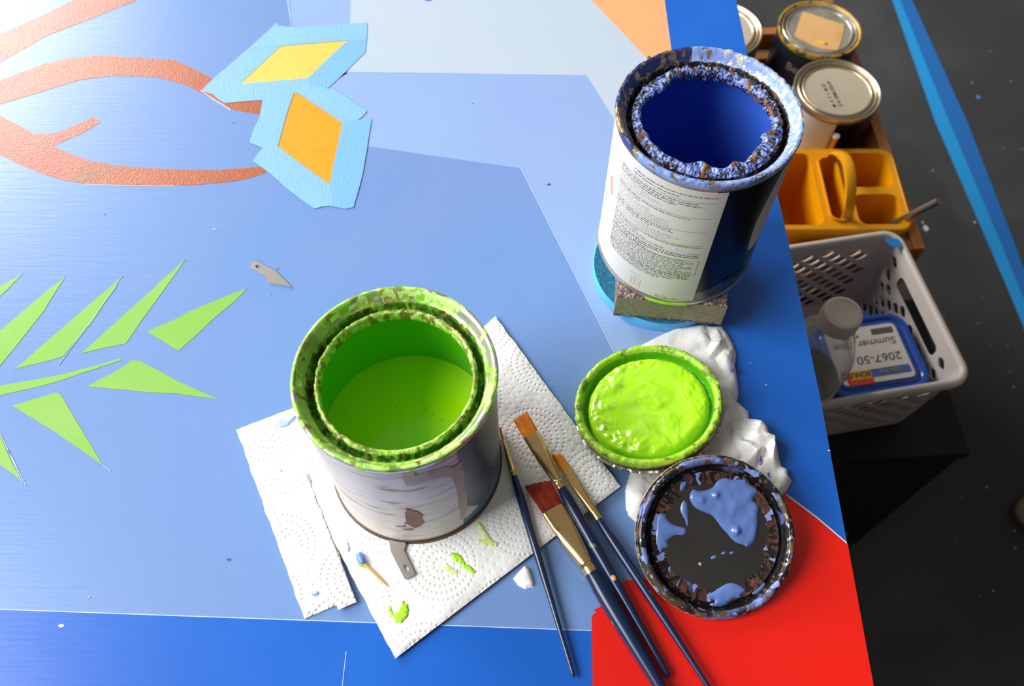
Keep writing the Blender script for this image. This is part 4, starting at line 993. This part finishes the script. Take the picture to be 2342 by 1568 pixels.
# wooden crate
M_crate = mat('orange_crate_wood', (.50, .19, .050), .55, bump=(40, .4, (1, .12, 1)), mix=[((.34, .115, .03), 22, .45, .65, (1, .15, 1)), ((.60, .27, .08), 30, .5, .7, (1, .15, 1))])
M_cratex = mat('crate_wood_crosswise', (.44, .17, .045), .55, bump=(40, .4, (.12, 1, 1)), mix=[((.27, .09, .025), 22, .45, .65, (.15, 1, 1))])
M_endg = mat('end_grain_wood', (.30, .16, .07), .7, bump=(220, .8, (1, .2, 1)), mix=[((.10, .05, .02), 160, .5, .6, (1, .15, 1))])
kz0, kz1 = CABZ+.0005, -.300
kc = B(2116, 567, kz1); ka = math.atan2(.4736-.4867, .8895-.5898)   # tilt of the long side from +y
kx = rotf(kc[0], kc[1], -ka*1.0 if False else math.atan2(.0131, .2997))
KR = thing('wooden_crate', 'shallow orange brown wooden slatted crate holding paint cans and a yellow caddy', 'crate', (kc[0]-.14, kc[1]+.19, kz0))
W_, D_, T_ = .292, .385, .013
KB = lambda a, b, nm, m: MB().box(a, b).build(nm, m, KR, xf=kx)
KB((-T_, 0, kz1-.042), (0, D_, kz1), 'side_slat', M_crate); KB((-T_, 0, kz0), (0, D_, kz1-.050), 'side_slat', M_crate)
KB((-W_, 0, kz1-.042), (-W_+T_, D_, kz1), 'side_slat', M_crate); KB((-W_, 0, kz0), (-W_+T_, D_, kz1-.050), 'side_slat', M_crate)
for y0 in (0.0, D_-T_):
    KB((-W_+T_, y0, kz1-.030), (-T_, y0+T_, kz1-.002), 'end_slat', M_cratex); KB((-W_+T_, y0, kz0+.008), (-T_, y0+T_, kz1-.046), 'end_slat', M_cratex)
for x0 in (-W_+T_, -T_-.018):
    for y0 in (T_, D_-T_-.018): KB((x0, y0, kz0), (x0+.018, y0+.018, kz1-.004), 'corner_post', M_endg)
for i in range(4):
    y0 = T_+.004+i*(D_-2*T_-.02)/4; KB((-W_+T_, y0+.018 if i == 0 else y0, kz0), (-T_, min(y0+.075, D_-T_-.019), kz0+.008), 'bottom_board', M_cratex)

# paint cans in the crate
def closed_can(cx, cy, zt, name_label, group, side_fn, lid_m, rim_m, lidcol):
    z0 = zt-.1240; T = thing('paint_can', name_label, 'paint can', (cx, cy, z0), group)
    mb = MB(); can_body(mb, cx, cy, z0); mb.build('can_body', M_tin_d, T, 40)
    pr = [(.0525, .1170), (.0538, .1200), (.0541, .1225), (.0536, .1240), (.0524, .1243), (.0512, .1236), (.0500, .1205), (.0492, .1198)]
    mb = MB(); lathe(pr, cx, cy, z0, 128, None, None, mb); mb.build('rim', rim_m, T, 40)
    pr = [(.0492, .1196), (.0488, .1222), (.0478, .1230), (.0468, .1222), (.0462, .1185), (.0445, .1175), (.0432, .1190), (.0428, .1215), (.0418, .1222), (.0408, .1212), (.0400, .1208)]
    mb = MB(); lathe(pr, cx, cy, z0, 128, None, None, mb); ld = mb.build('lid', lid_m, T, 40)
    mb = MB(); disc(mb, cx, cy, z0+.1208, .0400, 96); mb.build('lid_panel', lidcol, T)
    side_fn(T, cx, cy, z0); return T
M_cream = mat('cream_lid_enamel', (.47, .41, .30), .35)
M_lidt = mat('clear_tin_lid', (.50, .46, .40), .18, .6, mix=[((.34, .32, .24), 30, .45, .7)])
M_yrim = mat('yellow_painted_rim', (.42, .25, .02), .4, mix=[((.06, .05, .04), 60, .52, .58), ((.55, .36, .05), 30, .5, .7)])
M_btxt = mat('grey_lettering', (.16, .16, .15), .4)
def side_w(T, cx, cy, z0):
    mb = MB(); strip(mb, cx, cy, z0, .0528, 261, 400, .0035, .1160, .00012); mb.build('black_label', M_black, T, 40, label='black side of the label')
    mb = MB(); strip(mb, cx, cy, z0, .0528, 150, 261, .0035, .1160, .00018); mb.build('white_label_panel', M_wlab, T, 40, label='white back panel with print lines')
    mb = MB(); r = random.Random(5)
    for i in range(16): strip(mb, cx, cy, z0, .0531, 196, 256-r.uniform(0, 30), .020+.0052*i, .0208+.0052*i, .0001)
    mb.build('label_print', M_inkl, T, label='lines of small print')
    mb = MB()
    for s, off, hx in (('M  4  7  1  M 23', .0065, -.008), ('E 41 0986 02A10', -.0015, -.008)):
        V, F = textmesh(s, .0062, .0001); a = math.radians(101)
        mb.add([(cx-.004+math.cos(a)*(v[0]-.026)-math.sin(a)*(v[1]+off), cy+math.sin(a)*(v[0]-.026)+math.cos(a)*(v[1]+off), z0+.1210) for v in V], F)
    mb.build('date_stamp', M_inkb, T, label='two rows of black printed code')
M_lidink = M_inkb
def side_y(T, cx, cy, z0):
    mb = MB(); strip(mb, cx, cy, z0, .0528, 130, 400, .0035, .1160, .00012); mb.build('navy_label', mat('navy_can_label', (.010, .014, .024), .3), T, 40, label='dark navy label')
    mb = MB(); cyl_text(mb, 'Benjamin', .0165, cx, cy, z0, .0530, 219, .0880, 0, .0004, w=.0003); mb.build('name_lettering', M_btxt, T, label='grey letters on the dark label')
    mb = MB(); strip(mb, cx, cy, z0, .0529, 228, 262, .046, .066, .0003); mb.build('red_label_mark', mat('dark_red_mark', (.10, .008, .008), .4), T, 40, label='dark red triangle area')
    mb = MB(); zz = z0+.1211; P = [B(u, v, zz) for u, v in ((1836, 27), (1850, 30), (1890, 44), (1931, 56), (1925, 90), (1916, 115), (1880, 112), (1860, 105), (1817, 82), (1826, 52))]
    plate(P, (), zz-.0002, zz+.0002, mb=mb); mb.build('paper_patch', mat('tan_paper_patch', (.62, .36, .15), .6, mix=[((.50, .33, .08), 45, .5, .65)]), T, label='tan paper patch stuck on the lid')
    mb = MB(); plate(smooth_poly([B(u, v, zz) for u, v in ((1861, 97), (1868, 94), (1880, 93), (1888, 98), (1884, 103), (1872, 102))], 1), (), zz+.0002, zz+.0004, mb=mb)
    mb.build('yellow_stain', mat('yellow_stain', (.75, .50, .02), .4), T, label='yellow paint stain')
    mb = MB(); plate(smooth_poly([B(u, v, zz) for u, v in ((1884, 101), (1890, 97), (1894, 101), (1889, 105))], 1), (), zz+.0002, zz+.0005, mb=mb)
    mb.build('red_stain', mat('red_stain', (.55, .10, .03), .4), T, label='red paint stain')
def side_l(T, cx, cy, z0):
    mb = MB(); strip(mb, cx, cy, z0, .0528, 150, 400, .0035, .1160, .00012); mb.build('grey_label', mat('dull_can_label', (.11, .10, .08), .4), T, 40)
CT = -.2515
closed_can(.4075, .7980, CT, 'closed paint can with plain cream lid and stamped code, behind the yellow caddy', 'closed paint cans in the crate', side_w, M_gold_tin, M_gold_tin, M_cream)
closed_can(.4055, .9085, CT, 'quart paint can with yellow rim and tan paper patch on its lid', 'closed paint cans in the crate', side_y, M_lidt, M_yrim, M_lidt)
closed_can(.2760, .9090, CT, 'quart paint can with gold rim half hidden behind the panel edge', 'closed paint cans in the crate', side_l, M_gold_tin, M_gold_tin, M_cream)

# yellow caddy
M_cad = mat('yellow_plastic', (.88, .37, .002), .34)
cz = -.283; CX0, CX1, CY0, CY1 = .3035, .4700, .6045, .7285
CD = thing('caddy', 'yellow plastic compartment caddy with arched carrying handle standing in the wooden crate', 'caddy', ((CX0+CX1)/2, (CY0+CY1)/2, kz0+.0085))
comps = [(.3105, .6115, .3680, .7215, .010), (.3765, .6180, .3975, .7120, .009), (.4090, .6120, .4620, .6570, .010), (.4060, .6680, .4620, .7215, .010)]
holes = [rrect(*c_[:4], c_[4]) for c_ in comps]
mb = MB(); plate(rrect(CX0, CY0, CX1, CY1, .016, 8), holes, cz-.0025, cz, mb=mb)
cb = kz0+.0095
for c_ in comps:
    x0, y0, x1, y1, r = c_; top = rrect(x0, y0, x1, y1, r, 8); cxm, cym = (x0+x1)/2, (y0+y1)/2; n = len(top)
    bot = [(cxm+(p[0]-cxm)*.90, cym+(p[1]-cym)*.90) for p in top]
    V = [(p[0], p[1], cz-.0004) for p in top]+[(p[0], p[1], cb+.002) for p in bot]
    mb.add(V, [(i, i+n, (i+1) % n+n, (i+1) % n) for i in range(n)]+[tuple(range(n, 2*n))])
mb.build('tray', M_cad, CD, 40)
mb = MB(); P = rrect(CX0, CY0, CX1, CY1, .016, 8); n = len(P)      # rounded outer lip
lp = [(0, -.0012), (.0018, .0003), (.0036, -.0006), (.0046, -.0030), (.0044, -.0080), (.0032, -.0082), (.0030, -.0030)]
cxm, cym = (CX0+CX1)/2, (CY0+CY1)/2; V = []
for o_, z_ in lp:
    sx_, sy_ = (CX1-cxm-.003+o_)/(CX1-cxm), (CY1-cym-.003+o_)/(CY1-cym)
    V += [(cxm+(p[0]-cxm)*sx_, cym+(p[1]-cym)*sy_, cz+z_) for p in P]
mb.add(V, [(k*n+i, k*n+(i+1) % n, (k+1)*n+(i+1) % n, (k+1)*n+i) for k in range(len(lp)-1) for i in range(n)])
Q = [(cxm+(p[0]-cxm)*.97, cym+(p[1]-cym)*.97, cz-.003) for p in P]+[(cxm+(p[0]-cxm)*.90, cym+(p[1]-cym)*.88, kz0+.0086) for p in P]
mb.add(Q, [(i+n, i, (i+1) % n, (i+1) % n+n) for i in range(n)]+[tuple(range(2*n-1, n-1, -1))])
mb.build('outer_shell', M_cad, CD, 40, label='rounded rim and outer walls')
# arched handle over the narrow slot
mb = MB(); hx = .3935; pth = []
for t in range(25):
    u = t/24; yy = .7140-.0950*u; hz = .038*min(1, math.sin(PI*min(max(u, 0), 1))**.55 if 0 < u < 1 else 0); pth.append((hx, yy, cz-.002+hz))
V = []
for (x_, y_, z_) in pth:
    V += [(x_-.0065, y_, z_), (x_-.0055, y_, z_+.004), (x_, y_, z_+.0060), (x_+.0055, y_, z_+.004), (x_+.0065, y_, z_), (x_+.0050, y_, z_-.003), (x_-.0050, y_, z_-.003)]
mb.add(V, [(k*7+i, k*7+(i+1) % 7, (k+1)*7+(i+1) % 7, (k+1)*7+i) for k in range(24) for i in range(7)]); mb.build('handle', M_cad, CD, 50, label='arched carrying handle')
# slot collar
mb = MB(); A_ = rrect(.3750, .6160, .3990, .7140, .010, 8); B_ = rrect(*comps[1][:4], comps[1][4], 8); n = len(A_)
V = [(p[0], p[1], cz) for p in A_]+[(p[0], p[1], cz+.003) for p in A_]+[(p[0], p[1], cz+.003) for p in B_]+[(p[0], p[1], cz-.001) for p in B_]
mb.add(V, [(k*n+i, k*n+(i+1) % n, (k+1)*n+(i+1) % n, (k+1)*n+i) for k in range(3) for i in range(n)]); mb.build('slot_collar', M_cad, CD, 40)
# metal rod leaning in the front compartment, brass pen behind the handle
rod = MB(); a = Vector((*B(2146, 459, -.235), -.235)); b_ = Vector((.4315, .6230, -.345)); b_ = a + (Vector((*B(2045, 511, -.30), -.30))-a)*1.25
tube(rod, [a, a.lerp(b_, .03), b_], [.0036, .0040, .0040], 16); o = rod.build('metal_rod', mat('brushed_metal', (.36, .34, .30), .3, .9, bump=(300, .3, (1, 1, .1))), smooth=40, loc=tuple(b_))
tag(o, 'grey metal rod sticking out of the front right caddy compartment', 'rod')
br = thing('brass_stick', 'round brass stick with pale end standing upright between the caddy and the cream lidded can', 'stick', (.4010, .7368, kz0+.009))
xt, yt_ = B(1913, 306, -.268); a = Vector((xt, .7368, -.268)); b_ = Vector((xt, .7368, kz0+.009)); dd = (b_-a).normalized()
mb = MB(); tube(mb, [a+dd*.003, b_], [.0040, .0040], 16); mb.build('shaft', mat('brass_shaft', (.55, .30, .08), .3, .8), br, 40)
mb = MB(); tube(mb, [a, a+dd*.0032], [.0038, .0042], 16); mb.build('end_cap', mat('pale_end_cap', (.85, .78, .66), .3, .3), br, 40, label='pale end cap')

# ---------------------------------------------------------------- lattice basket
M_bask = mat('off_white_plastic', (.53, .48, .44), .42)
bz0, bz1 = CABZ+.0004, -.272
ba = math.radians(10); bc = Vector((.4715, .4035)); bx = rotf(bc.x, bc.y, ba)
BW, BD, TP_ = .290, .187, .010       # rim size, taper
BK = thing('plastic_basket', 'off white plastic lattice basket standing on the black cabinet', 'basket', (bc.x-.14, bc.y+.09, bz0))
def corner_r(z):  # local rectangle at height z
    t = (z-bz0)/(bz1-bz0); i = TP_*(1-t); return (-BW+i, i*.6, -i, BD-i)
def holes_for(L0, H0, skip=None, p=.0150):
    hs = []; ang = math.radians(38); ux, uy = math.cos(ang), math.sin(ang); vx, vy = -math.sin(math.radians(52)), math.cos(math.radians(52))
    p1, p2 = .0176, .0138
    for i in range(-40, 41):
        for j in range(-40, 41):
            cx_, cy_ = i*p1*ux+j*p2*vx, i*p1*uy+j*p2*vy
            if not (.008 < cx_ < L0-.008 and .0085 < cy_ < H0-.012): continue
            if skip and skip(cx_, cy_): continue
            a1, a2 = .0066, .0050; P = []
            for sx_, sy_ in ((1, 1), (-1, 1), (-1, -1), (1, -1)):
                e = (sx_*a1, sy_*a2); q = [(e[0]*1, e[1]*.45), (e[0]*.8, e[1]*.85), (e[0]*.5, e[1]*1)]
                if sx_*sy_ < 0: q = q[::-1]
                P += [(cx_+u*ux+v*vx, cy_+u*uy+v*vy) for u, v in q]
            hs.append(P)
    return hs
H0 = bz1-bz0
def wall(L0, fn, skip=None, extra=None, nm='lattice_wall'):
    hs = holes_for(L0, H0, skip)+([extra] if extra else [])
    mb = MB(); plate([(0, 0), (L0, 0), (L0, H0), (0, H0)], hs, 0, .0018, fn, mb=mb); return mb.build(nm, M_bask, BK, 40, xf=bx)
rc = .014
def wf_front(u, v, w_): x0, y0, x1, y1 = corner_r(bz0+v); return (x0+rc+(x1-x0-2*rc)*u/(BW-2*rc), y0+w_, bz0+v)
def wf_back(u, v, w_): x0, y0, x1, y1 = corner_r(bz0+v); return (x0+rc+(x1-x0-2*rc)*u/(BW-2*rc), y1-w_, bz0+v)
def wf_right(u, v, w_): x0, y0, x1, y1 = corner_r(bz0+v); return (x1-w_, y0+rc+(y1-y0-2*rc)*u/(BD-2*rc), bz0+v)
def wf_left(u, v, w_): x0, y0, x1, y1 = corner_r(bz0+v); return (x0+w_, y0+rc+(y1-y0-2*rc)*u/(BD-2*rc), bz0+v)
LD = BD-2*rc
slot = rrect(LD*.5-.050, H0-.034, LD*.5+.050, H0-.016, .007)
sk = lambda x_, y_: abs(x_-LD*.5) < .057 and y_ > H0-.041
wall(BW-2*rc, wf_front); wall(BW-2*rc, wf_back); wall(LD, wf_right, sk, slot); wall(LD, wf_left, sk, slot)
mb = MB()   # rounded corners, base and rolled rim
for (sx_, sy_, a0) in ((1, 0, -PI/2), (1, 1, 0), (0, 1, PI/2), (0, 0, PI)):
    V = []; m_ = 8
    for z_ in (bz0, bz1):
        x0, y0, x1, y1 = corner_r(z_); cx_ = x1-rc if sx_ else x0+rc; cy_ = y1-rc if sy_ else y0+rc
        for r in (rc, rc-.0018): V += [(cx_+r*math.cos(a0+PI/2*i/m_), cy_+r*math.sin(a0+PI/2*i/m_), z_) for i in range(m_+1)]
    k = m_+1; F = []
    for i in range(m_): F += [(i, i+1, 2*k+i+1, 2*k+i), (k+i+1, k+i, 3*k+i, 3*k+i+1)]
    MB().add(V, F).build('rounded_corner', M_bask, BK, 40, xf=bx)
x0, y0, x1, y1 = corner_r(bz0); mb = MB(); plate(rrect(x0, y0, x1, y1, rc), (), bz0, bz0+.0022, mb=mb); mb.build('basket_floor', M_bask, BK, xf=bx)
mb = MB(); P = rrect(-BW-.001, -.001, .001, BD+.001, rc+.002, 8); n = len(P); V = []
cxm, cym = -BW/2, BD/2
prof_ = [(-.0025, -.002), (-.0022, .0020), (0, .0042), (.0030, .0044), (.0058, .0026), (.0066, -.0006), (.0062, -.0050), (.0050, -.0050), (.0046, -.0008), (.0024, .0010), (.0006, .0006), (-.0008, -.002)]
for o_, z_ in prof_:
    for i, p in enumerate(P):
        a_ = Vector(P[(i+1) % n])-Vector(P[i-1]); nr = Vector((a_.y, -a_.x)).normalized(); V.append((p[0]+nr.x*o_, p[1]+nr.y*o_, bz1+z_))
k_ = len(prof_); mb.add(V, [(k*n+i, k*n+(i+1) % n, ((k+1) % k_)*n+(i+1) % n, ((k+1) % k_)*n+i) for k in range(k_) for i in range(n)])
mb.build('rolled_rim', M_bask, BK, 50, xf=bx)
# strip of blue tape on the rim corner
tp_ = [B(u, v, bz1+.0048) for u, v in ((2024, 545), (2053, 545), (2062, 556), (2064, 565), (2046, 566), (2034, 560))]
o = plate(tp_, (), bz1+.0046, bz1+.0050).build('tape_scrap', mat('blue_tape_scrap', (.012, .20, .52), .5), loc=(*tp_[0], bz1+.0047)); tag(o, 'small blue tape scrap stuck on the back corner of the white basket rim', 'tape')

# blue lidded food container in the basket
KA = math.radians(9); kc2 = Vector((.4555, .4085)); cx2 = rotf(kc2.x, kc2.y, KA)
CT_ = thing('food_container', 'blue lidded plastic food container with handwritten label inside the white basket', 'food container', (kc2.x-.05, kc2.y+.03, bz0+.003))
kz = -.300; CW, CDp = .114, .098
M_clid = mat('blue_plastic_lid', (.006, .060, .34), .26, coat=.2); M_cbody = mat('translucent_container', (.10, .22, .42), .3)
def rings(mb, spec, mi=0, cap=False):
    V = []; n = None
    for ins, z_, r in spec:
        P = rrect(-CW+ins, ins, -ins, CDp-ins, max(r-ins, .003), 8); n = len(P); V += [(p[0], p[1], z_) for p in P]
    F = [(k*n+i, k*n+(i+1) % n, (k+1)*n+(i+1) % n, (k+1)*n+i) for k in range(len(spec)-1) for i in range(n)]
    if cap: F.append(tuple((len(spec)-1)*n+i for i in range(n)))
    mb.add(V, F, mi)
mb = MB(); rings(mb, [(.0005, kz-.016, .022), (-.0010, kz-.013, .022), (-.0005, kz-.004, .022), (.0015, kz-.0008, .022), (.0040, kz, .022), (.0065, kz-.0010, .022), (.0085, kz-.0030, .022), (.0105, kz-.0028, .022), (.0125, kz-.0006, .022), (.0145, kz, .022)], cap=True); mb.build('lid', M_clid, CT_, 40, xf=cx2, label='blue raised lid')
MB().box((-.085, CDp-.001, kz-.006), (-.040, CDp+.006, kz-.0015)).build('lid_tab', M_clid, CT_, xf=cx2); MB().box((-.085, -.005, kz-.010), (-.040, .001, kz-.005)).build('lid_tab', M_clid, CT_, xf=cx2)
mb = MB(); V = []; P1 = rrect(-CW+.002, .002, -.002, CDp-.002, .020, 8); P2 = rrect(-CW+.012, .012, -.012, CDp-.012, .014, 8); n = len(P1)
mb.add([(p[0], p[1], kz-.014) for p in P1]+[(p[0], p[1], bz0+.0035) for p in P2], [(i+n, (i+1) % n+n, (i+1) % n, i)[::-1] for i in range(n)]+[tuple(range(n, 2*n))]); mb.build('container_body', M_cbody, CT_, 40, xf=cx2)
lz = kz+.0002; lx0, lx1, ly0, ly1 = -.0985, -.0165, .0150, .0830
mb = MB(); plate(rrect(lx0, ly0, lx1, ly1, .006), (), lz, lz+.0003, mb=mb); mb.build('paper_label', mat('white_label_paper', (.58, .54, .48), .5), CT_, xf=cx2, label='white paper label on the lid')
mb = MB(); plate(rrect(lx0+.004, ly0+.006, lx1-.003, ly0+.0155, .002), (), lz+.0003, lz+.0005, mb=mb); mb.build('blue_label_stripe', mat('blue_label_stripe', (.045, .10, .32), .5), CT_, xf=cx2, label='blue stripe of the label')
mb = MB(); plate(rrect(-.0930, ly0-.0008, -.0640, ly0+.0155, .004), (), lz+.0006, lz+.0008, mb=mb); mb.build('red_tag', mat('red_tag', (.55, .045, .015), .5), CT_, xf=cx2, label='red printed tag')
mb = MB(); plate(rrect(-.0890, ly0+.0055, -.0645, ly0+.0150, .0008), (), lz+.0008, lz+.0010, mb=mb); mb.build('yellow_tag', mat('yellow_tag', (.62, .34, .02), .5), CT_, xf=cx2, label='yellow printed tag')
def ltext(s, size, xr, yt, m, nm, bold=0.0, z_=.0006, sx=1.0, sh=0.0, lab=None):
    """text read from the far side: rotated half a turn; xr,yt = where its start stands"""
    V, F = textmesh(s, size, bold); mb = MB(); mb.add([(xr-v[0]*sx-v[1]*sh, yt-v[1], lz+z_) for v in V], F); mb.build(nm, m, CT_, xf=cx2, label=lab)
M_pen = mat('grey_pen', (.07, .065, .065), .6)
ltext('Summer Blue', .0125, -.0215, .0660, M_pen, 'handwriting', 0, .0006, 1.05, .15, 'handwritten words'); ltext('2067-50', .0135, -.0225, .0470, M_pen, 'handwriting', 0, .0006, 1.15, .1, 'handwritten number')
ltext('BONUS', .0085, -.0655, ly0+.0135, M_inkb, 'tag_lettering', .0002, .0012, .88, 0, 'black letters on the tag')
ltext('Lock-Top', .0062, -.0300, ly0+.0130, mat('olive_lettering', (.22, .24, .04), .5), 'stripe_lettering', .0002, .0008, 1.0, 0, 'small olive letters on the stripe')
mb = MB(); rg = random.Random(6)
for r_ in range(3):
    x_ = -.021
    while x_ > -.045: w_ = rg.uniform(.0008, .0022); mb.box((x_-w_, .0765-.0026*r_, lz+.0003), (x_, .0785-.0026*r_, lz+.0006)); x_ -= w_+.0005
x_ = -.062
while x_ > -.078: w_ = rg.uniform(.0006, .0018); mb.box((x_-w_, .0705, lz+.0003), (x_, .0735, lz+.0006)); x_ -= w_+.0007
mb.build('label_print', M_inkb, CT_, xf=cx2, label='small black print lines')

# clear bottle
M_pet = mat('clear_plastic', (.92, .95, .93), .04, trans=.88, ior=1.30)
btx, bty = .3030, .4070
BT = thing('plastic_bottle', 'clear plastic bottle with round white cap inside the basket, half hidden by the panel edge', 'bottle', (btx, bty, bz0+.0026))
bb0 = bz0+.0026
pr = [(.0, .0005), (.030, .0), (.0355, .004), (.0360, .020), (.0352, .045), (.0362, .070), (.0362, .110), (.0352, .114), (.0362, .120), (.0372, .132), (.0368, .150), (.0345, .170), (.0300, .188), (.0240, .203), (.0180, .213), (.0155, .219), (.0150, .226), (.0168, .227), (.0168, .229), (.0150, .230), (.0148, .238), (.0, .2385)]
mb = MB(); lathe([(max(r, .0002), z_) for r, z_ in pr], btx, bty, bb0, 96, lambda a, r, z_, j: (r*(1+.012*math.cos(6*a+z_*90)*(.13 < z_ < .205)), z_), None, mb)
k0 = len(mb.V); inn = [(max(r-.0009, .0001), z_+(.0009 if z_ < .1 else -.0006)) for r, z_ in pr]
m2 = lathe(inn, btx, bty, bb0, 96, lambda a, r, z_, j: (r*(1+.012*math.cos(6*a+z_*90)*(.13 < z_ < .205)), z_), None, MB()); mb.add(m2.V, [f[::-1] for f in m2.F])
mb.build('bottle_body', M_pet, BT, 60)
mb = MB(); lathe([(.0364, .070), (.0366, .0705), (.0366, .1095), (.0364, .110)], btx, bty, bb0, 96, None, None, mb); mb.build('bottle_label', mat('white_bottle_label', (.62, .58, .52), .5), BT, 60, label='white wrap label')
mb = MB(); cyl_text(mb, 'Spring', .010, btx, bty, bb0, .0367, 290, .088, 0, .0003, w=.0002); mb.build('label_lettering', mat('dark_red_lettering', (.10, .03, .03), .5), BT, label='dark red word on the label')
mb = MB(); lathe([(.0366, .1095), (.0368, .110), (.0368, .1175), (.0366, .118)], btx, bty, bb0, 96, None, None, mb); mb.build('label_band', mat('blue_label_band', (.03, .08, .22), .5), BT, 60, label='blue band above the label')
cap0 = .2255
def ridg(a, r, z_, j): return (r+(.00035*math.cos(60*a) if 1 < j < 4 else 0), z_)
mb = MB(); lathe([(.0150, cap0-.002), (.0182, cap0-.002), (.0184, cap0), (.0182, cap0+.0135), (.0172, cap0+.0160), (.0140, cap0+.0168), (.0136, cap0+.0160), (.0132, cap0+.0158), (.0002, cap0+.0160)], btx, bty, bb0, 240, ridg, None, mb)
mb.build('bottle_cap', mat('cream_cap', (.80, .73, .65), .45), BT, 40, label='round cream coloured screw cap')

# ---------------------------------------------------------------- floor tape and the thing at the right edge
M_ft1 = mat('floor_tape_light', (.012, .27, .62), .5, bump=(50, .4, (1, .2, 1))); M_ft2 = mat('floor_tape_dark', (.012, .13, .42), .5, bump=(50, .4, (1, .2, 1)))
def ftape(px, z, m, lab):
    P = [B(u, v, FLOOR+z) for u, v in px]
    o = plate(P, (), FLOOR+z-.0003, FLOOR+z+.0004).build('floor_tape', m, loc=(P[0][0], P[0][1], FLOOR)); tag(o, lab, 'tape', 'tape lines on the floor')
ftape([(2028, -40), (2041, 0), (2140, 280), (2262, 560), (2305, 660), (2420, 940), (2480, 940), (2358, 660), (2322, 560), (2213, 280), (2086, 0), (2070, -40)], .0008, M_ft2, 'darker blue floor tape strip, right half of the line on the floor')
ftape([(2028, -40), (2041, 0), (2140, 280), (2262, 560), (2305, 660), (2420, 940), (2450, 940), (2332, 660), (2291, 560), (2172, 280), (2059, 0), (2044, -40)], .0016, M_ft1, 'lighter blue floor tape strip, left half of the line on the floor')
# shoe at the right edge
sx0, sy0 = B(2372, 1165, FLOOR+.04)
SH = thing('shoe', 'blurred beige rounded shoe toe at the right edge of the floor', 'shoe', (sx0, sy0, FLOOR))
V = []; F = []; n, m_ = 24, 12
for j in range(m_+1):
    t = j/m_; hh = .055*math.sin(PI/2*(1-t)**.0) if False else .055
for j in range(m_+1):
    ph = PI/2*j/m_
    for i in range(n):
        a = 2*PI*i/n; V.append((sx0+.045+(.085 if math.cos(a) > 0 else .065)*math.cos(a)*math.cos(ph)**.8, sy0+.038*math.sin(a)*math.cos(ph)**.8, FLOOR+.016+.050*math.sin(ph)))
for j in range(m_):
    for i in range(n): F.append((j*n+i, j*n+(i+1) % n, (j+1)*n+(i+1) % n, (j+1)*n+i))
put('upper', V, F, mat('beige_leather', (.36, .27, .18), .6), SH, True)
mb = MB(); loop = [(sx0+.045+(.088 if math.cos(2*PI*i/n) > 0 else .068)*math.cos(2*PI*i/n), sy0+.041*math.sin(2*PI*i/n)) for i in range(n)]
plate(loop, (), FLOOR+.0002, FLOOR+.017, mb=mb); mb.build('sole', mat('dark_sole', (.06, .05, .045), .6), SH)

# small pieces belong to the part they sit on
SUB = {'label_print': ('white_label_panel', 'paper_label'), 'base_lettering': ('black_label',), 'blue_smudge': ('white_label_panel',), 'red_smudge': ('white_label_panel',), 'green_smear': ('can_body',),
       'dried_paint_crust': ('rim',), 'paint_fleck': ('green_paint',), 'cutting_edge': ('blade_body',), 'date_stamp': ('lid_panel',), 'paper_patch': ('lid_panel',), 'yellow_stain': ('lid_panel',), 'red_stain': ('lid_panel',),
       'name_lettering': ('navy_label',), 'red_label_mark': ('navy_label',), 'slot_collar': ('tray',), 'lid_tab': ('lid',), 'blue_label_stripe': ('paper_label',), 'red_tag': ('paper_label',), 'yellow_tag': ('paper_label',),
       'handwriting': ('paper_label',), 'tag_lettering': ('paper_label',), 'stripe_lettering': ('paper_label',), 'label_lettering': ('bottle_label',), 'label_emblem': ('black_label',), 'silver_band': ('black_label',),
       'torn_label_edge': ('can_body',), 'rust_spot': ('can_body',)}
def base(n): return n.rsplit('.', 1)[0] if n[-3:].isdigit() and '.' in n else n
for o in list(bpy.data.objects):
    if o.parent is not None and o.parent.type == 'EMPTY' and base(o.name) in SUB:
        for q in o.parent.children:
            if q is not o and base(q.name) in SUB[base(o.name)] and q.parent.type == 'EMPTY':
                o.parent = q; break
